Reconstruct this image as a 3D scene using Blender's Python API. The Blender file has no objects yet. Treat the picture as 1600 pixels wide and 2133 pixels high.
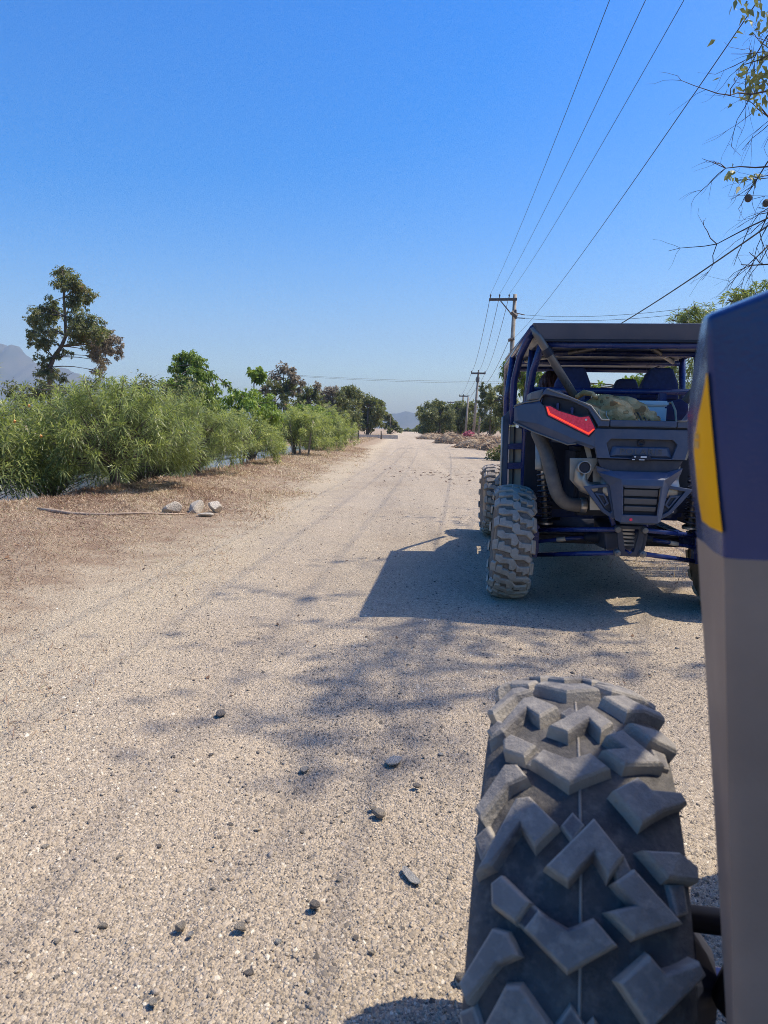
import bpy, bmesh, math, random
import numpy as np
from mathutils import Vector, Matrix

# ------------------------------------------------------------------ camera, sky, sun, exposure
scene = bpy.context.scene
PW, PH, FPX = 1600.0, 2133.0, 1480.0
CAM_H = 1.2
cam_data = bpy.data.cameras.new('camera')
cam = bpy.data.objects.new('camera', cam_data)
scene.collection.objects.link(cam)
cam_data.sensor_fit = 'VERTICAL'; cam_data.sensor_height = 36.0; cam_data.sensor_width = 27.0
cam_data.lens = 36.0 * FPX / PH
cam_data.clip_start = 0.02; cam_data.clip_end = 20000
CAM_R = (Matrix.Rotation(0.0277445, 3, 'Z') @ Matrix.Rotation(math.pi/2 - 0.1172998, 3, 'X') @ Matrix.Rotation(0.020944, 3, 'Z'))
cam.matrix_world = Matrix.Translation((0, 0, CAM_H)) @ CAM_R.to_4x4()
cam_data.dof.use_dof = True
cam_data.dof.focus_distance = 5.0
cam_data.dof.aperture_fstop = 9.0
scene.camera = cam

SUN = Vector((0.57, 0.15, 1.0)).normalized()
SUN_EL = math.asin(SUN.z); SUN_ROT = math.atan2(SUN.x, SUN.y)
world = bpy.data.worlds.new('World'); scene.world = world; world.use_nodes = True
wn = world.node_tree; wn.nodes.clear()
w_out = wn.nodes.new('ShaderNodeOutputWorld'); w_bg = wn.nodes.new('ShaderNodeBackground')
w_sky = wn.nodes.new('ShaderNodeTexSky'); w_sky.sky_type = 'NISHITA'; w_sky.sun_disc = False
w_sky.sun_elevation = SUN_EL; w_sky.sun_rotation = SUN_ROT
w_sky.air_density = 1.25; w_sky.dust_density = 2.2; w_sky.ozone_density = 4.5; w_sky.altitude = 0
w_hs = wn.nodes.new('ShaderNodeHueSaturation'); w_hs.inputs['Saturation'].default_value = 1.68; w_hs.inputs['Hue'].default_value = 0.512
wn.links.new(w_sky.outputs[0], w_hs.inputs['Color']); wn.links.new(w_hs.outputs[0], w_bg.inputs[0])
wn.links.new(w_bg.outputs[0], w_out.inputs[0])
w_bg.inputs[1].default_value = 0.112
sun_data = bpy.data.lights.new('sun', 'SUN'); sun_data.energy = 3.3; sun_data.angle = math.radians(0.53)
sun_data.color = (1.0, 0.90, 0.74)
sun = bpy.data.objects.new('sun', sun_data); scene.collection.objects.link(sun)
sun.rotation_euler = SUN.to_track_quat('Z', 'Y').to_euler()
vs = scene.view_settings
vs.view_transform = 'Standard'; vs.look = 'None'; vs.exposure = 0.9; vs.gamma = 1.0; vs.use_curve_mapping = False
scene.render.engine = 'CYCLES'
cy = scene.cycles
cy.use_denoising = True
cy.denoising_prefilter = 'NONE'
cy.use_adaptive_sampling = False
cy.filter_width = 0.9
cy.max_bounces = 6; cy.diffuse_bounces = 4; cy.glossy_bounces = 3; cy.transmission_bounces = 3
cy.transparent_max_bounces = 8; cy.volume_bounces = 0
cy.caustics_reflective = False; cy.caustics_refractive = False

COL = scene.collection
V = Vector
def ray(px, py):
    d = CAM_R @ V(((px - PW/2)/FPX, -(py - PH/2)/FPX, -1.0)); return d
def gnd(px, py, z=0.0):
    d = ray(px, py); t = (z - CAM_H)/d.z; return V((0, 0, CAM_H)) + d*t
def at(px, py, Y):
    d = ray(px, py); return V((0, 0, CAM_H)) + d*(Y/d.y)

# ------------------------------------------------------------------ material helpers
MATS = {}
class NT:
    def __init__(s, name):
        s.m = bpy.data.materials.new(name); s.m.use_nodes = True; s.t = s.m.node_tree; s.t.nodes.clear()
        s.out = s.t.nodes.new('ShaderNodeOutputMaterial')
        MATS[name] = s.m
    def n(s, typ, ins=None, **kw):
        x = s.t.nodes.new('ShaderNode' + typ)
        for k, v in kw.items(): setattr(x, k, v)
        for k, v in (ins or {}).items():
            if hasattr(v, 'bl_idname') and 'Socket' in v.bl_idname: s.t.links.new(v, x.inputs[k])
            else: x.inputs[k].default_value = v
        return x
    def link(s, a, b): s.t.links.new(a, b)
    def ramp(s, fac, stops, interp='LINEAR'):
        r = s.t.nodes.new('ShaderNodeValToRGB'); r.color_ramp.interpolation = interp
        el = r.color_ramp.elements
        while len(el) < len(stops): el.new(0.5)
        for e, (p, c) in zip(el, stops):
            e.position = p; e.color = (c[0], c[1], c[2], 1) if not isinstance(c, (int, float)) else (c, c, c, 1)
        s.t.links.new(fac, r.inputs[0]); return r.outputs[0]
    def noise(s, vec, scale, detail=4, rough=0.55, out=0):
        x = s.n('TexNoise', {'Scale': scale, 'Detail': detail, 'Roughness': rough})
        if vec is not None: s.link(vec, x.inputs['Vector'])
        return x.outputs[out]
    def mix(s, f, a, b, bt='MIX'):
        x = s.t.nodes.new('ShaderNodeMix'); x.data_type = 'RGBA'; x.blend_type = bt
        for i, v in ((0, f), (6, a), (7, b)):
            if hasattr(v, 'bl_idname') and 'Socket' in v.bl_idname: s.link(v, x.inputs[i])
            else: x.inputs[i].default_value = v if i == 0 else (v[0], v[1], v[2], 1)
        return x.outputs[2]
    def math(s, op, a, b=0.0, c=None, clamp=False):
        x = s.t.nodes.new('ShaderNodeMath'); x.operation = op; x.use_clamp = clamp
        for i, v in ((0, a), (1, b), (2, c)):
            if v is None: continue
            if hasattr(v, 'bl_idname') and 'Socket' in v.bl_idname: s.link(v, x.inputs[i])
            else: x.inputs[i].default_value = v
        return x.outputs[0]
    def bump(s, h, dist, strength=1.0, normal=None):
        x = s.n('Bump', {'Height': h, 'Distance': dist, 'Strength': strength})
        if normal is not None: s.link(normal, x.inputs['Normal'])
        return x.outputs[0]
    def bsdf(s, col, rough=0.6, metal=0.0, normal=None, spec=0.5, **extra):
        b = s.n('BsdfPrincipled')
        for k, v in (('Base Color', col), ('Roughness', rough), ('Metallic', metal), ('Specular IOR Level', spec)):
            if hasattr(v, 'bl_idname') and 'Socket' in v.bl_idname: s.link(v, b.inputs[k])
            else: b.inputs[k].default_value = (v[0], v[1], v[2], 1) if k == 'Base Color' else v
        for k, v in extra.items():
            b.inputs[k.replace('_', ' ')].default_value = v
        if normal is not None: s.link(normal, b.inputs['Normal'])
        s.link(b.outputs[0], s.out.inputs[0]); return b
    def pos(s): return s.t.nodes.new('ShaderNodeNewGeometry').outputs['Position']
    def obj(s): return s.t.nodes.new('ShaderNodeTexCoord').outputs['Object']

def simple(name, c, rough=0.5, metal=0.0, var=0.25, scale=12.0, bump=0.0, bscale=60.0, dust=0.0, dustc=(0.36, 0.30, 0.23), spec=0.5):
    t = NT(name); v = t.obj()
    f = t.noise(v, scale, 5)
    c2 = tuple(x*(1+var) for x in c); c1 = tuple(x*(1-var) for x in c)
    col = t.ramp(f, [(0.3, c1), (0.7, c2)])
    rg = t.math('ADD', t.math('MULTIPLY', t.noise(v, scale*2.3, 4), 0.25), rough - 0.12)
    if dust:
        d = t.ramp(t.noise(v, 7.0, 7, 0.65), [(0.42, 0.0), (0.75, dust)])
        col = t.mix(d, col, dustc)
        rg = t.math('ADD', rg, t.math('MULTIPLY', d, 0.4))
    nm = t.bump(t.noise(v, bscale, 4), bump) if bump else None
    t.bsdf(col, rg, metal, nm, spec); return t.m

# ------------------------------------------------------------------ mesh helpers
def npmesh(name, verts, faces, var=None, smooth=False):
    """verts (N,3); faces (M,k) integer array."""
    me = bpy.data.meshes.new(name)
    verts = np.asarray(verts, np.float32); faces = np.asarray(faces, np.int32)
    n, (m, k) = len(verts), faces.shape
    me.vertices.add(n); me.vertices.foreach_set('co', verts.ravel())
    me.loops.add(m*k); me.loops.foreach_set('vertex_index', faces.ravel())
    me.polygons.add(m); me.polygons.foreach_set('loop_start', np.arange(0, m*k, k, dtype=np.int32))
    me.polygons.foreach_set('loop_total', np.full(m, k, np.int32))
    if smooth: me.polygons.foreach_set('use_smooth', np.ones(m, bool))
    if var is not None:
        a = me.attributes.new('var', 'FLOAT', 'POINT'); a.data.foreach_set('value', np.asarray(var, np.float32))
    me.update(calc_edges=True); return me

class MB:
    def __init__(s): s.v = []; s.f = []
    def add(s, vs_, fs):
        o = len(s.v); s.v += [tuple(p) for p in vs_]; s.f += [tuple(i+o for i in f) for f in fs]; return s
    def box(s, lo, hi, bev=0.0):
        (x0, y0, z0), (x1, y1, z1) = lo, hi
        if bev <= 0:
            return s.add([(x0,y0,z0),(x1,y0,z0),(x1,y1,z0),(x0,y1,z0),(x0,y0,z1),(x1,y0,z1),(x1,y1,z1),(x0,y1,z1)],
                     [(3,2,1,0),(4,5,6,7),(0,1,5,4),(1,2,6,5),(2,3,7,6),(3,0,4,7)])
        bm = bmesh.new(); bmesh.ops.create_cube(bm, size=1)
        for v in bm.verts: v.co = V(((x0+x1)/2+v.co.x*(x1-x0), (y0+y1)/2+v.co.y*(y1-y0), (z0+z1)/2+v.co.z*(z1-z0)))
        bmesh.ops.bevel(bm, geom=bm.edges[:], offset=bev, segments=2, affect='EDGES')
        bm.verts.index_update()
        s.add([v.co for v in bm.verts], [[v.index for v in f.verts] for f in bm.faces]); bm.free(); return s
    def tube(s, pts, r, sides=8, cap=True, closed=False):
        pts = [V(p) for p in pts]; n = len(pts)
        rs = [r]*n if isinstance(r, (int, float)) else list(r)
        tg = []
        for i in range(n):
            a = pts[i-1] if (i > 0 or closed) else pts[i]; b = pts[(i+1) % n] if (i < n-1 or closed) else pts[i]
            tg.append((b-a).normalized() if (b-a).length > 1e-9 else V((0,0,1)))
        u = tg[0].orthogonal().normalized(); vs_ = []
        for i in range(n):
            u = (u - tg[i]*u.dot(tg[i])); u = u.normalized() if u.length > 1e-6 else tg[i].orthogonal().normalized()
            w = tg[i].cross(u)
            for k in range(sides):
                a = 2*math.pi*k/sides; vs_.append(pts[i] + (u*math.cos(a) + w*math.sin(a))*rs[i])
        fs = []
        for i in range(n if closed else n-1):
            for k in range(sides):
                j = (i+1) % n; k2 = (k+1) % sides
                fs.append((i*sides+k, i*sides+k2, j*sides+k2, j*sides+k))
        if cap and not closed:
            fs.append(tuple(range(sides-1, -1, -1))); fs.append(tuple((n-1)*sides+k for k in range(sides)))
        return s.add(vs_, fs)
    def lathe(s, prof, axis_o, axis_d, sides=24):
        """prof: list of (radius, distance along the axis)."""
        o = V(axis_o); d = V(axis_d).normalized(); u = d.orthogonal().normalized(); w = d.cross(u)
        vs_ = []; m = len(prof)
        for r, h in prof:
            for k in range(sides):
                a = 2*math.pi*k/sides; vs_.append(o + d*h + (u*math.cos(a)+w*math.sin(a))*r)
        fs = [(i*sides+k, i*sides+(k+1) % sides, (i+1)*sides+(k+1) % sides, (i+1)*sides+k) for i in range(m-1) for k in range(sides)]
        if prof[0][0] > 1e-6: fs.append(tuple(range(sides-1, -1, -1)))
        if prof[-1][0] > 1e-6: fs.append(tuple((m-1)*sides+k for k in range(sides)))
        return s.add(vs_, fs)
    def prism(s, poly, y0, y1, yf=None):
        """poly: (x,z) points; extruded along y between y0 and y1 (offsets added to yf(x,z))."""
        n = len(poly); g = yf or (lambda x, z: 0.0)
        vs_ = [(x, g(x, z)+y0, z) for x, z in poly] + [(x, g(x, z)+y1, z) for x, z in poly]
        fs = [tuple(range(n)), tuple(range(2*n-1, n-1, -1))] + [((i+1) % n, i, i+n, (i+1) % n+n) for i in range(n)]
        return s.add(vs_, fs)
    def ring(s, outer, inner, y0, y1, yf=None):
        n = len(outer); g = yf or (lambda x, z: 0.0)
        vs_ = [(x, g(x, z)+y, z) for y in (y0, y1) for P in (outer, inner) for x, z in P]
        fs = []
        for i in range(n):
            j = (i+1) % n
            fs += [(i, j, n+j, n+i), (2*n+j, 2*n+i, 3*n+i, 3*n+j), (j, i, 2*n+i, 2*n+j), (n+i, n+j, 3*n+j, 3*n+i)]
        return s.add(vs_, fs)
    def build(s, name, mat, parent=None, smooth=False, bevel=0.0, mirror=False, solid=0.0, normals=True):
        me = bpy.data.meshes.new(name)
        vv = s.v; ff = s.f
        if mirror:
            vv = [(-x, y, z) for x, y, z in vv]; ff = [tuple(reversed(f)) for f in ff]
        me.from_pydata([tuple(p) for p in vv], [], ff); me.update()
        if normals:
            bm = bmesh.new(); bm.from_mesh(me); bmesh.ops.recalc_face_normals(bm, faces=bm.faces[:]); bm.to_mesh(me); bm.free()
        if smooth:
            for p in me.polygons: p.use_smooth = True
        me.materials.append(MATS[mat] if isinstance(mat, str) else mat)
        o = bpy.data.objects.new(name, me); COL.objects.link(o)
        if parent is not None: o.parent = parent
        if solid:
            md = o.modifiers.new('thick', 'SOLIDIFY'); md.thickness = solid; md.offset = -1
        if bevel:
            md = o.modifiers.new('edge', 'BEVEL'); md.width = bevel; md.segments = 2; md.limit_method = 'ANGLE'; md.angle_limit = math.radians(30)
        return o

def mobj(name, me, mat, parent=None):
    if mat is not None and not me.materials: me.materials.append(MATS[mat])
    o = bpy.data.objects.new(name, me); COL.objects.link(o)
    if parent is not None: o.parent = parent
    return o
def tag(o, label=None, cat=None, group=None, kind=None):
    if label: o['label'] = label
    if cat: o['category'] = cat
    if group: o['group'] = group
    if kind: o['kind'] = kind
    return o
def empty(name, loc=(0, 0, 0), rz=0.0):
    o = bpy.data.objects.new(name, None); COL.objects.link(o); o.location = loc; o.rotation_euler = (0, 0, rz)
    o.empty_display_size = 0.1; return o
def thing(name, label, cat, loc=(0, 0, 0), rz=0.0, group=None):
    return tag(empty(name, loc, rz), label, cat, group)

def rngvec(rng, n):
    v = rng.normal(size=(n, 3)); return v/np.linalg.norm(v, axis=1, keepdims=True)
def leaves(rng, base, d, L, W, droop=0.2, var=None, side=None):
    """one folded quad per leaf; returns verts, faces, var"""
    n = len(base); d = d/np.maximum(np.linalg.norm(d, axis=1, keepdims=True), 1e-6)
    L = np.broadcast_to(L, (n,))[:, None]; W = np.broadcast_to(W, (n,))[:, None]
    if side is None: side = rngvec(rng, n)
    s = np.cross(d, side); s /= np.maximum(np.linalg.norm(s, axis=1, keepdims=True), 1e-6)
    nn = np.cross(d, s)
    mid = base + d*L*0.45 + nn*W*0.18
    tip = base + d*L; tip[:, 2] -= (droop*L)[:, 0]
    v = np.empty((n, 4, 3)); v[:, 0] = base; v[:, 1] = mid + s*W*0.5; v[:, 2] = tip; v[:, 3] = mid - s*W*0.5
    f = np.arange(n*4).reshape(n, 4)
    if var is None: var = rng.random(n)
    return v.reshape(-1, 3), f, np.repeat(var, 4)
def blend_leaf(name, stops, trans=0.35, rough=0.5):
    t = NT(name)
    a = t.n('Attribute', attribute_name='var').outputs['Fac']
    col = t.ramp(a, stops)
    b = t.bsdf(col, rough, spec=0.35)
    tr = t.n('BsdfTranslucent'); t.link(t.mix(0.6, col, (0.25, 0.33, 0.03), 'MIX') if trans > 0.3 else col, tr.inputs[0])
    mx = t.n('MixShader', {0: trans}); t.link(b.outputs[0], mx.inputs[1]); t.link(tr.outputs[0], mx.inputs[2])
    t.link(mx.outputs[0], t.out.inputs[0]); return t.m

# ------------------------------------------------------------------ ground materials
def smooth01(t, x, a, b):
    r = t.n('MapRange', {'From Min': a, 'From Max': b, 'To Min': 0.0, 'To Max': 1.0}, interpolation_type='SMOOTHSTEP')
    t.link(x, r.inputs[0]); return r.outputs[0]
def ground_material():
    t = NT('ground'); p = t.pos()
    sep = t.n('SeparateXYZ'); t.link(p, sep.inputs[0]); X, Y = sep.outputs[0], sep.outputs[1]
    big = t.noise(p, 0.55, 4); med = t.noise(p, 2.6, 5, 0.6); fine = t.noise(p, 38.0, 5, 0.65)
    # road: tan crushed stone with greyer and redder patches and stretched wheel tracks
    st = t.n('Mapping', {'Scale': (1.9, 0.07, 1.0)}); t.link(p, st.inputs[0])
    trk = t.noise(st.outputs[0], 1.0, 4, 0.6)
    road = t.ramp(big, [(0.3, (0.40, 0.325, 0.255)), (0.5, (0.47, 0.39, 0.31)), (0.72, (0.43, 0.36, 0.295))])
    road = t.mix(t.ramp(trk, [(0.45, 0.0), (0.70, 0.6)]), road, (0.56, 0.47, 0.37))
    road = t.mix(t.ramp(med, [(0.50, 0.0), (0.75, 0.5)]), road, (0.38, 0.325, 0.28))
    sand = t.math('MULTIPLY', smooth01(t, t.math('ADD', X, t.math('MULTIPLY', t.math('SUBTRACT', med, 0.5), 1.4)), -0.9, -1.7), 0.75)
    road = t.mix(sand, road, (0.56, 0.465, 0.345))
    vo = t.n('TexVoronoi', {'Scale': 135.0, 'Randomness': 1.0}); t.link(p, vo.inputs['Vector'])
    vo2 = t.n('TexVoronoi', {'Scale': 55.0, 'Randomness': 1.0}); t.link(p, vo2.inputs['Vector'])
    cellv = t.n('SeparateColor'); t.link(vo.outputs['Color'], cellv.inputs[0])
    grain = t.ramp(cellv.outputs[0], [(0.0, 0.45), (0.35, 0.82), (0.75, 1.05), (1.0, 1.4)])
    road = t.mix(0.8, road, grain, 'MULTIPLY'); road = t.mix(1.0, road, (0.97, 0.96, 0.885), 'MULTIPLY')
    # verge: dry red-brown soil and straw
    verge = t.ramp(med, [(0.3, (0.30, 0.212, 0.142)), (0.5, (0.42, 0.325, 0.215)), (0.68, (0.51, 0.415, 0.28))])
    verge = t.mix(t.ramp(fine, [(0.35, 0.75), (0.7, 0.0)]), verge, (0.20, 0.125, 0.085))
    n1 = t.math('MULTIPLY', t.math('SUBTRACT', big, 0.5), 1.6); n2 = t.math('MULTIPLY', t.math('SUBTRACT', med, 0.5), 1.5)
    xl = t.math('ADD', X, t.math('ADD', n1, n2))
    ml = smooth01(t, xl, -1.75, -2.75)
    xr = t.math('ADD', X, t.math('MULTIPLY', t.math('SUBTRACT', med, 0.5), 2.4))
    mr0 = smooth01(t, xr, 1.9, 3.0)
    far = smooth01(t, Y, 60.0, 35.0)                        # beside the parked buggy the shoulder is straw; further on the road is wider
    xr2 = smooth01(t, xr, 4.2, 5.4)
    mr = t.math('MAXIMUM', t.math('MULTIPLY', mr0, smooth01(t, Y, 12.0, 8.0)), xr2)
    m = t.math('MAXIMUM', ml, mr, clamp=True)
    m = t.math('MULTIPLY', m, t.ramp(fine, [(0.2, 0.75), (0.6, 1.0)]))
    col = t.mix(m, road, verge)
    h1 = t.math('MULTIPLY', t.math('SUBTRACT', 1.0, vo.outputs['Distance']), 0.55)
    h2 = t.math('MULTIPLY', t.math('SUBTRACT', 1.0, vo2.outputs['Distance']), 0.5)
    h = t.math('ADD', t.math('ADD', h1, h2), t.math('MULTIPLY', fine, 1.2))
    b1 = t.bump(med, 0.05, 0.5)
    b = t.bump(h, 0.014, 1.0, b1)
    t.bsdf(col, 0.92, 0.0, b, 0.2)
ground_material()
def gravel_material():
    t = NT('gravel')
    a = t.n('Attribute', attribute_name='var').outputs['Fac']
    col = t.ramp(a, [(0.0, (0.09, 0.080, 0.075)), (0.12, (0.18, 0.160, 0.145)), (0.26, (0.30, 0.255, 0.215)), (0.45, (0.42, 0.345, 0.27)),
                     (0.65, (0.48, 0.405, 0.325)), (0.80, (0.36, 0.310, 0.275)), (0.92, (0.52, 0.45, 0.375)), (1.0, (0.70, 0.65, 0.57))])
    p = t.pos(); col = t.mix(1.0, col, (0.97, 0.96, 0.88), 'MULTIPLY'); col = t.mix(0.5, col, t.ramp(t.noise(p, 160.0, 4), [(0.3, 0.75), (0.7, 1.2)]), 'MULTIPLY')
    t.bsdf(col, 0.85, 0.0, t.bump(t.noise(p, 300.0, 3), 0.002), 0.25)
gravel_material()
def rock_material(name, a, b):
    t = NT(name); v = t.obj()
    f = t.noise(v, 9.0, 7, 0.62); col = t.ramp(f, [(0.32, a), (0.6, b), (0.75, tuple(min(1, x*1.25) for x in b))])
    col = t.mix(t.ramp(t.noise(v, 45.0, 4), [(0.55, 0.0), (0.75, 0.5)]), col, tuple(x*0.55 for x in a))
    t.bsdf(col, 0.9, 0.0, t.bump(t.noise(v, 7.0, 8, 0.7), 0.03), 0.2)
rock_material('rock_grey', (0.42, 0.355, 0.275), (0.60, 0.525, 0.42))
rock_material('rock_pale', (0.55, 0.47, 0.36), (0.72, 0.64, 0.52))
rock_material('rock_dark', (0.25, 0.22, 0.19), (0.39, 0.345, 0.30))
rock_material('rock_white', (0.52, 0.48, 0.42), (0.70, 0.67, 0.60))

def water_material():
    t = NT('water'); p = t.pos()
    mp = t.n('Mapping', {'Scale': (2.0, 5.0, 1.0)}); t.link(p, mp.inputs[0])
    n = t.noise(mp.outputs[0], 2.2, 4, 0.6)
    t.bsdf((0.085, 0.095, 0.075), 0.12, 0.0, t.bump(n, 0.03, 0.8), 0.5)
water_material()

# ------------------------------------------------------------------ terrain
def bank_edge(y): return -4.80 - 0.80*np.clip((17.0 - y)/8.0, 0, 1.15)
def hnoise(x, y):
    return (np.sin(x*1.7+0.3*np.sin(y*0.9))*np.cos(y*1.1+0.7) + 0.5*np.sin(x*3.9+y*2.3) + 0.35*np.sin(y*5.1-x*4.3))
def hz(x, y):
    x = np.asarray(x, float); y = np.asarray(y, float)
    z = 0.010*hnoise(x, y)
    r = np.exp(-((x+0.55)/0.28)**2) + np.exp(-((x-1.25)/0.28)**2)
    z = z - 0.022*r*(0.7+0.3*np.sin(y*0.6)) + 0.018*np.exp(-((x-0.35)/0.4)**2)
    vg = np.clip((-2.5 - x)/1.2, 0, 1); z = z + 0.05*vg + 0.015*vg*hnoise(x*2.3, y*2.1)
    e = bank_edge(y) + 0.10*np.sin(y*1.3) + 0.06*np.sin(y*3.7)
    t = np.clip((e - x)/1.1, 0, 1); t = t*t*(3-2*t)
    f = np.clip((x + 14.5)/1.8, 0, 1); f = f*f*(3-2*f)
    cl = np.clip((70-y)/15.0, 0, 1)
    z = z - 1.15*t*f*cl
    rs = np.clip((x-5.0)/2.5, 0, 1); z = z + 0.15*rs*(1+0.5*hnoise(x*0.5, y*0.5))
    ls = np.clip((-15.0-x)/2.0, 0, 1); z = z + 0.1*ls
    return z
def sheet(name, xs, ys):
    X, Y = np.meshgrid(xs, ys); Z = hz(X, Y)
    v = np.stack([X.ravel(), Y.ravel(), Z.ravel()], 1)
    nx, ny = len(xs), len(ys)
    i = (np.arange(ny-1)[:, None]*nx + np.arange(nx-1)[None, :]).ravel()
    f = np.stack([i, i+1, i+nx+1, i+nx], 1)
    o = mobj(name, npmesh(name, v, f, smooth=True), 'ground'); tag(o, kind='structure'); return o
ys = np.unique(np.concatenate([np.linspace(-14, 0, 15), np.linspace(0, 12, 121), np.linspace(12, 40, 113), np.linspace(40, 120, 81), np.linspace(120, 500, 39), np.linspace(500, 4200, 30)]))
XA, XB = -3.4, 5.2
road = sheet('road', np.linspace(XA, XB, 96), ys); tag(road, 'pale tan gravel road running straight to the horizon', 'road')
verge = sheet('verge', np.linspace(-6.4, XA, 34), ys); tag(verge, 'dry brown grassy verge between the road and the canal', 'verge')
gl = sheet('ground', np.concatenate([np.linspace(-3500, -160, 22), np.linspace(-150, -18, 30), np.linspace(-17.5, -6.4, 34)]), ys)
tag(gl, 'dry ground beyond the canal on the left', 'ground')
gr = sheet('ground', np.concatenate([np.linspace(XB, 14, 24), np.linspace(15, 150, 24), np.linspace(160, 3500, 22)]), ys)
tag(gr, 'dry ground under the trees right of the road', 'ground')
wv = [(-15.5, -14, -0.52), (-4.2, -14, -0.52), (-4.2, 66, -0.52), (-15.5, 66, -0.52)]
water = MB().add(wv, [(0, 1, 2, 3)]).build('canal_water', 'water', normals=False)
tag(water, 'grey rippled canal water behind the shrubs', 'water', kind='structure')

# distant mountains, a solid ridge each
def mountain_mat():
    t = NT('mountain'); p = t.pos()
    t.bsdf(t.ramp(t.noise(p, 0.006, 6, 0.6), [(0.3, (0.045, 0.055, 0.035)), (0.7, (0.13, 0.115, 0.08))]), 0.95, 0, None, 0.1)
mountain_mat()
def ridge(name, label, prof, Y, depth, seed):
    rng = np.random.default_rng(seed)
    pts = [at(px, py, Y) for px, py in prof]
    xs = np.array([p.x for p in pts]); zs = np.array([max(p.z, 1) for p in pts])
    n, m = 150, 24
    xx = np.linspace(xs[0], xs[-1], n); zz = np.interp(xx, xs, zs)
    amp = zz.max()
    zz = zz + amp*0.035*(np.sin(xx*0.021)+0.7*np.sin(xx*0.053+1)+0.5*np.sin(xx*0.11+2))*np.clip(zz/amp*2, 0, 1)
    v = []
    for j in range(m):
        s = j/(m-1)*2-1
        fall = 1-abs(s)**0.8
        gully = 1 - 0.34*(1-fall)*(0.5+0.5*np.sin(xx*0.027+s*2+np.sin(xx*0.007)*2)) - 0.10*(1-fall)*np.sin(xx*0.08+s*9)
        v.append(np.stack([xx, np.full(n, Y + s*depth) + 30*np.sin(xx*0.01), np.maximum(zz*fall*gully - 5, -5)], 1))
    v = np.concatenate(v)
    i = (np.arange(m-1)[:, None]*n + np.arange(n-1)[None, :]).ravel()
    o = mobj(name, npmesh(name, v, np.stack([i, i+1, i+n+1, i+n], 1), smooth=True), 'mountain')
    tag(o, label, 'mountain', kind='structure')
ridge('mountain', 'blue hazy mountain peak behind the tall tree on the left',
      [(-420, 800), (-250, 760), (-140, 700), (-60, 690), (-10, 702), (20, 706), (40, 712), (62, 728), (95, 752), (120, 762), (150, 768), (185, 772), (230, 785), (280, 800), (340, 845), (420, 880), (480, 896)], 3000, 700, 3)
ridge('mountain', 'low pale blue hills closing the far end of the road',
      [(560, 895), (640, 880), (720, 868), (800, 856), (850, 852), (880, 858), (930, 862), (1000, 868), (1080, 862), (1200, 872), (1400, 894)], 3300, 500, 8)

# ------------------------------------------------------------------ gravel, grass and litter (uncountable)
OCT = np.array([(1,0,0),(0,1,0),(-1,0,0),(0,-1,0),(0,0,1),(0,0,-1)], float)
OCF = np.array([(0,1,4),(1,2,4),(2,3,4),(3,0,4),(1,0,5),(2,1,5),(3,2,5),(0,3,5)])
def scatter_pebbles(rng, x, y, r, var, flat=0.6):
    n = len(x); P = np.repeat(OCT[None], n, 0) * (0.72 + 0.56*rng.random((n, 6, 1)))
    P[:, :, 0] *= (0.8+0.5*rng.random((n, 1))); P[:, :, 2] *= flat*(0.8+0.4*rng.random((n, 1)))
    a = rng.random(n)*6.283; b = rng.normal(0, 0.35, n)
    c, s = np.cos(b)[:, None], np.sin(b)[:, None]
    P = np.stack([P[:, :, 0]*c - P[:, :, 2]*s, P[:, :, 1], P[:, :, 0]*s + P[:, :, 2]*c], 2)
    c, s = np.cos(a)[:, None], np.sin(a)[:, None]
    P = np.stack([P[:, :, 0]*c - P[:, :, 1]*s, P[:, :, 0]*s + P[:, :, 1]*c, P[:, :, 2]], 2) * r[:, None, None]
    P[:, :, 0] += x[:, None]; P[:, :, 1] += y[:, None]; P[:, :, 2] += (hz(x, y) + r*0.18)[:, None]
    F = (OCF[None] + (np.arange(n)*6)[:, None, None]).reshape(-1, 3)
    return P.reshape(-1, 3), F, np.repeat(var, 6)
PYR = np.array([(1,0,-.35),(0,1,-.35),(-1,0,-.35),(0,-1,-.35),(0,0,0.75)], float)
PYF = np.array([(0,1,4),(1,2,4),(2,3,4),(3,0,4)])
def scatter_chips(rng, x, y, r, var):
    n = len(x); P = np.repeat(PYR[None], n, 0) * (0.7 + 0.6*rng.random((n, 5, 1)))
    P[:, 4, :2] = rng.normal(0, 0.30, (n, 2)); P[:, :, 0] *= (0.8+0.6*rng.random((n, 1))); P[:, 4, 2] *= 0.6+0.6*rng.random(n)
    a = rng.random(n)*6.283; c, s_ = np.cos(a)[:, None], np.sin(a)[:, None]
    P = np.stack([P[:, :, 0]*c - P[:, :, 1]*s_, P[:, :, 0]*s_ + P[:, :, 1]*c, P[:, :, 2]], 2) * r[:, None, None]
    P[:, :, 0] += x[:, None]; P[:, :, 1] += y[:, None]; P[:, :, 2] += (hz(x, y) + r*0.15)[:, None]
    return P.reshape(-1, 3), (PYF[None] + (np.arange(n)*5)[:, None, None]).reshape(-1, 3), np.repeat(var, 5)
rng = np.random.default_rng(11)
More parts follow.
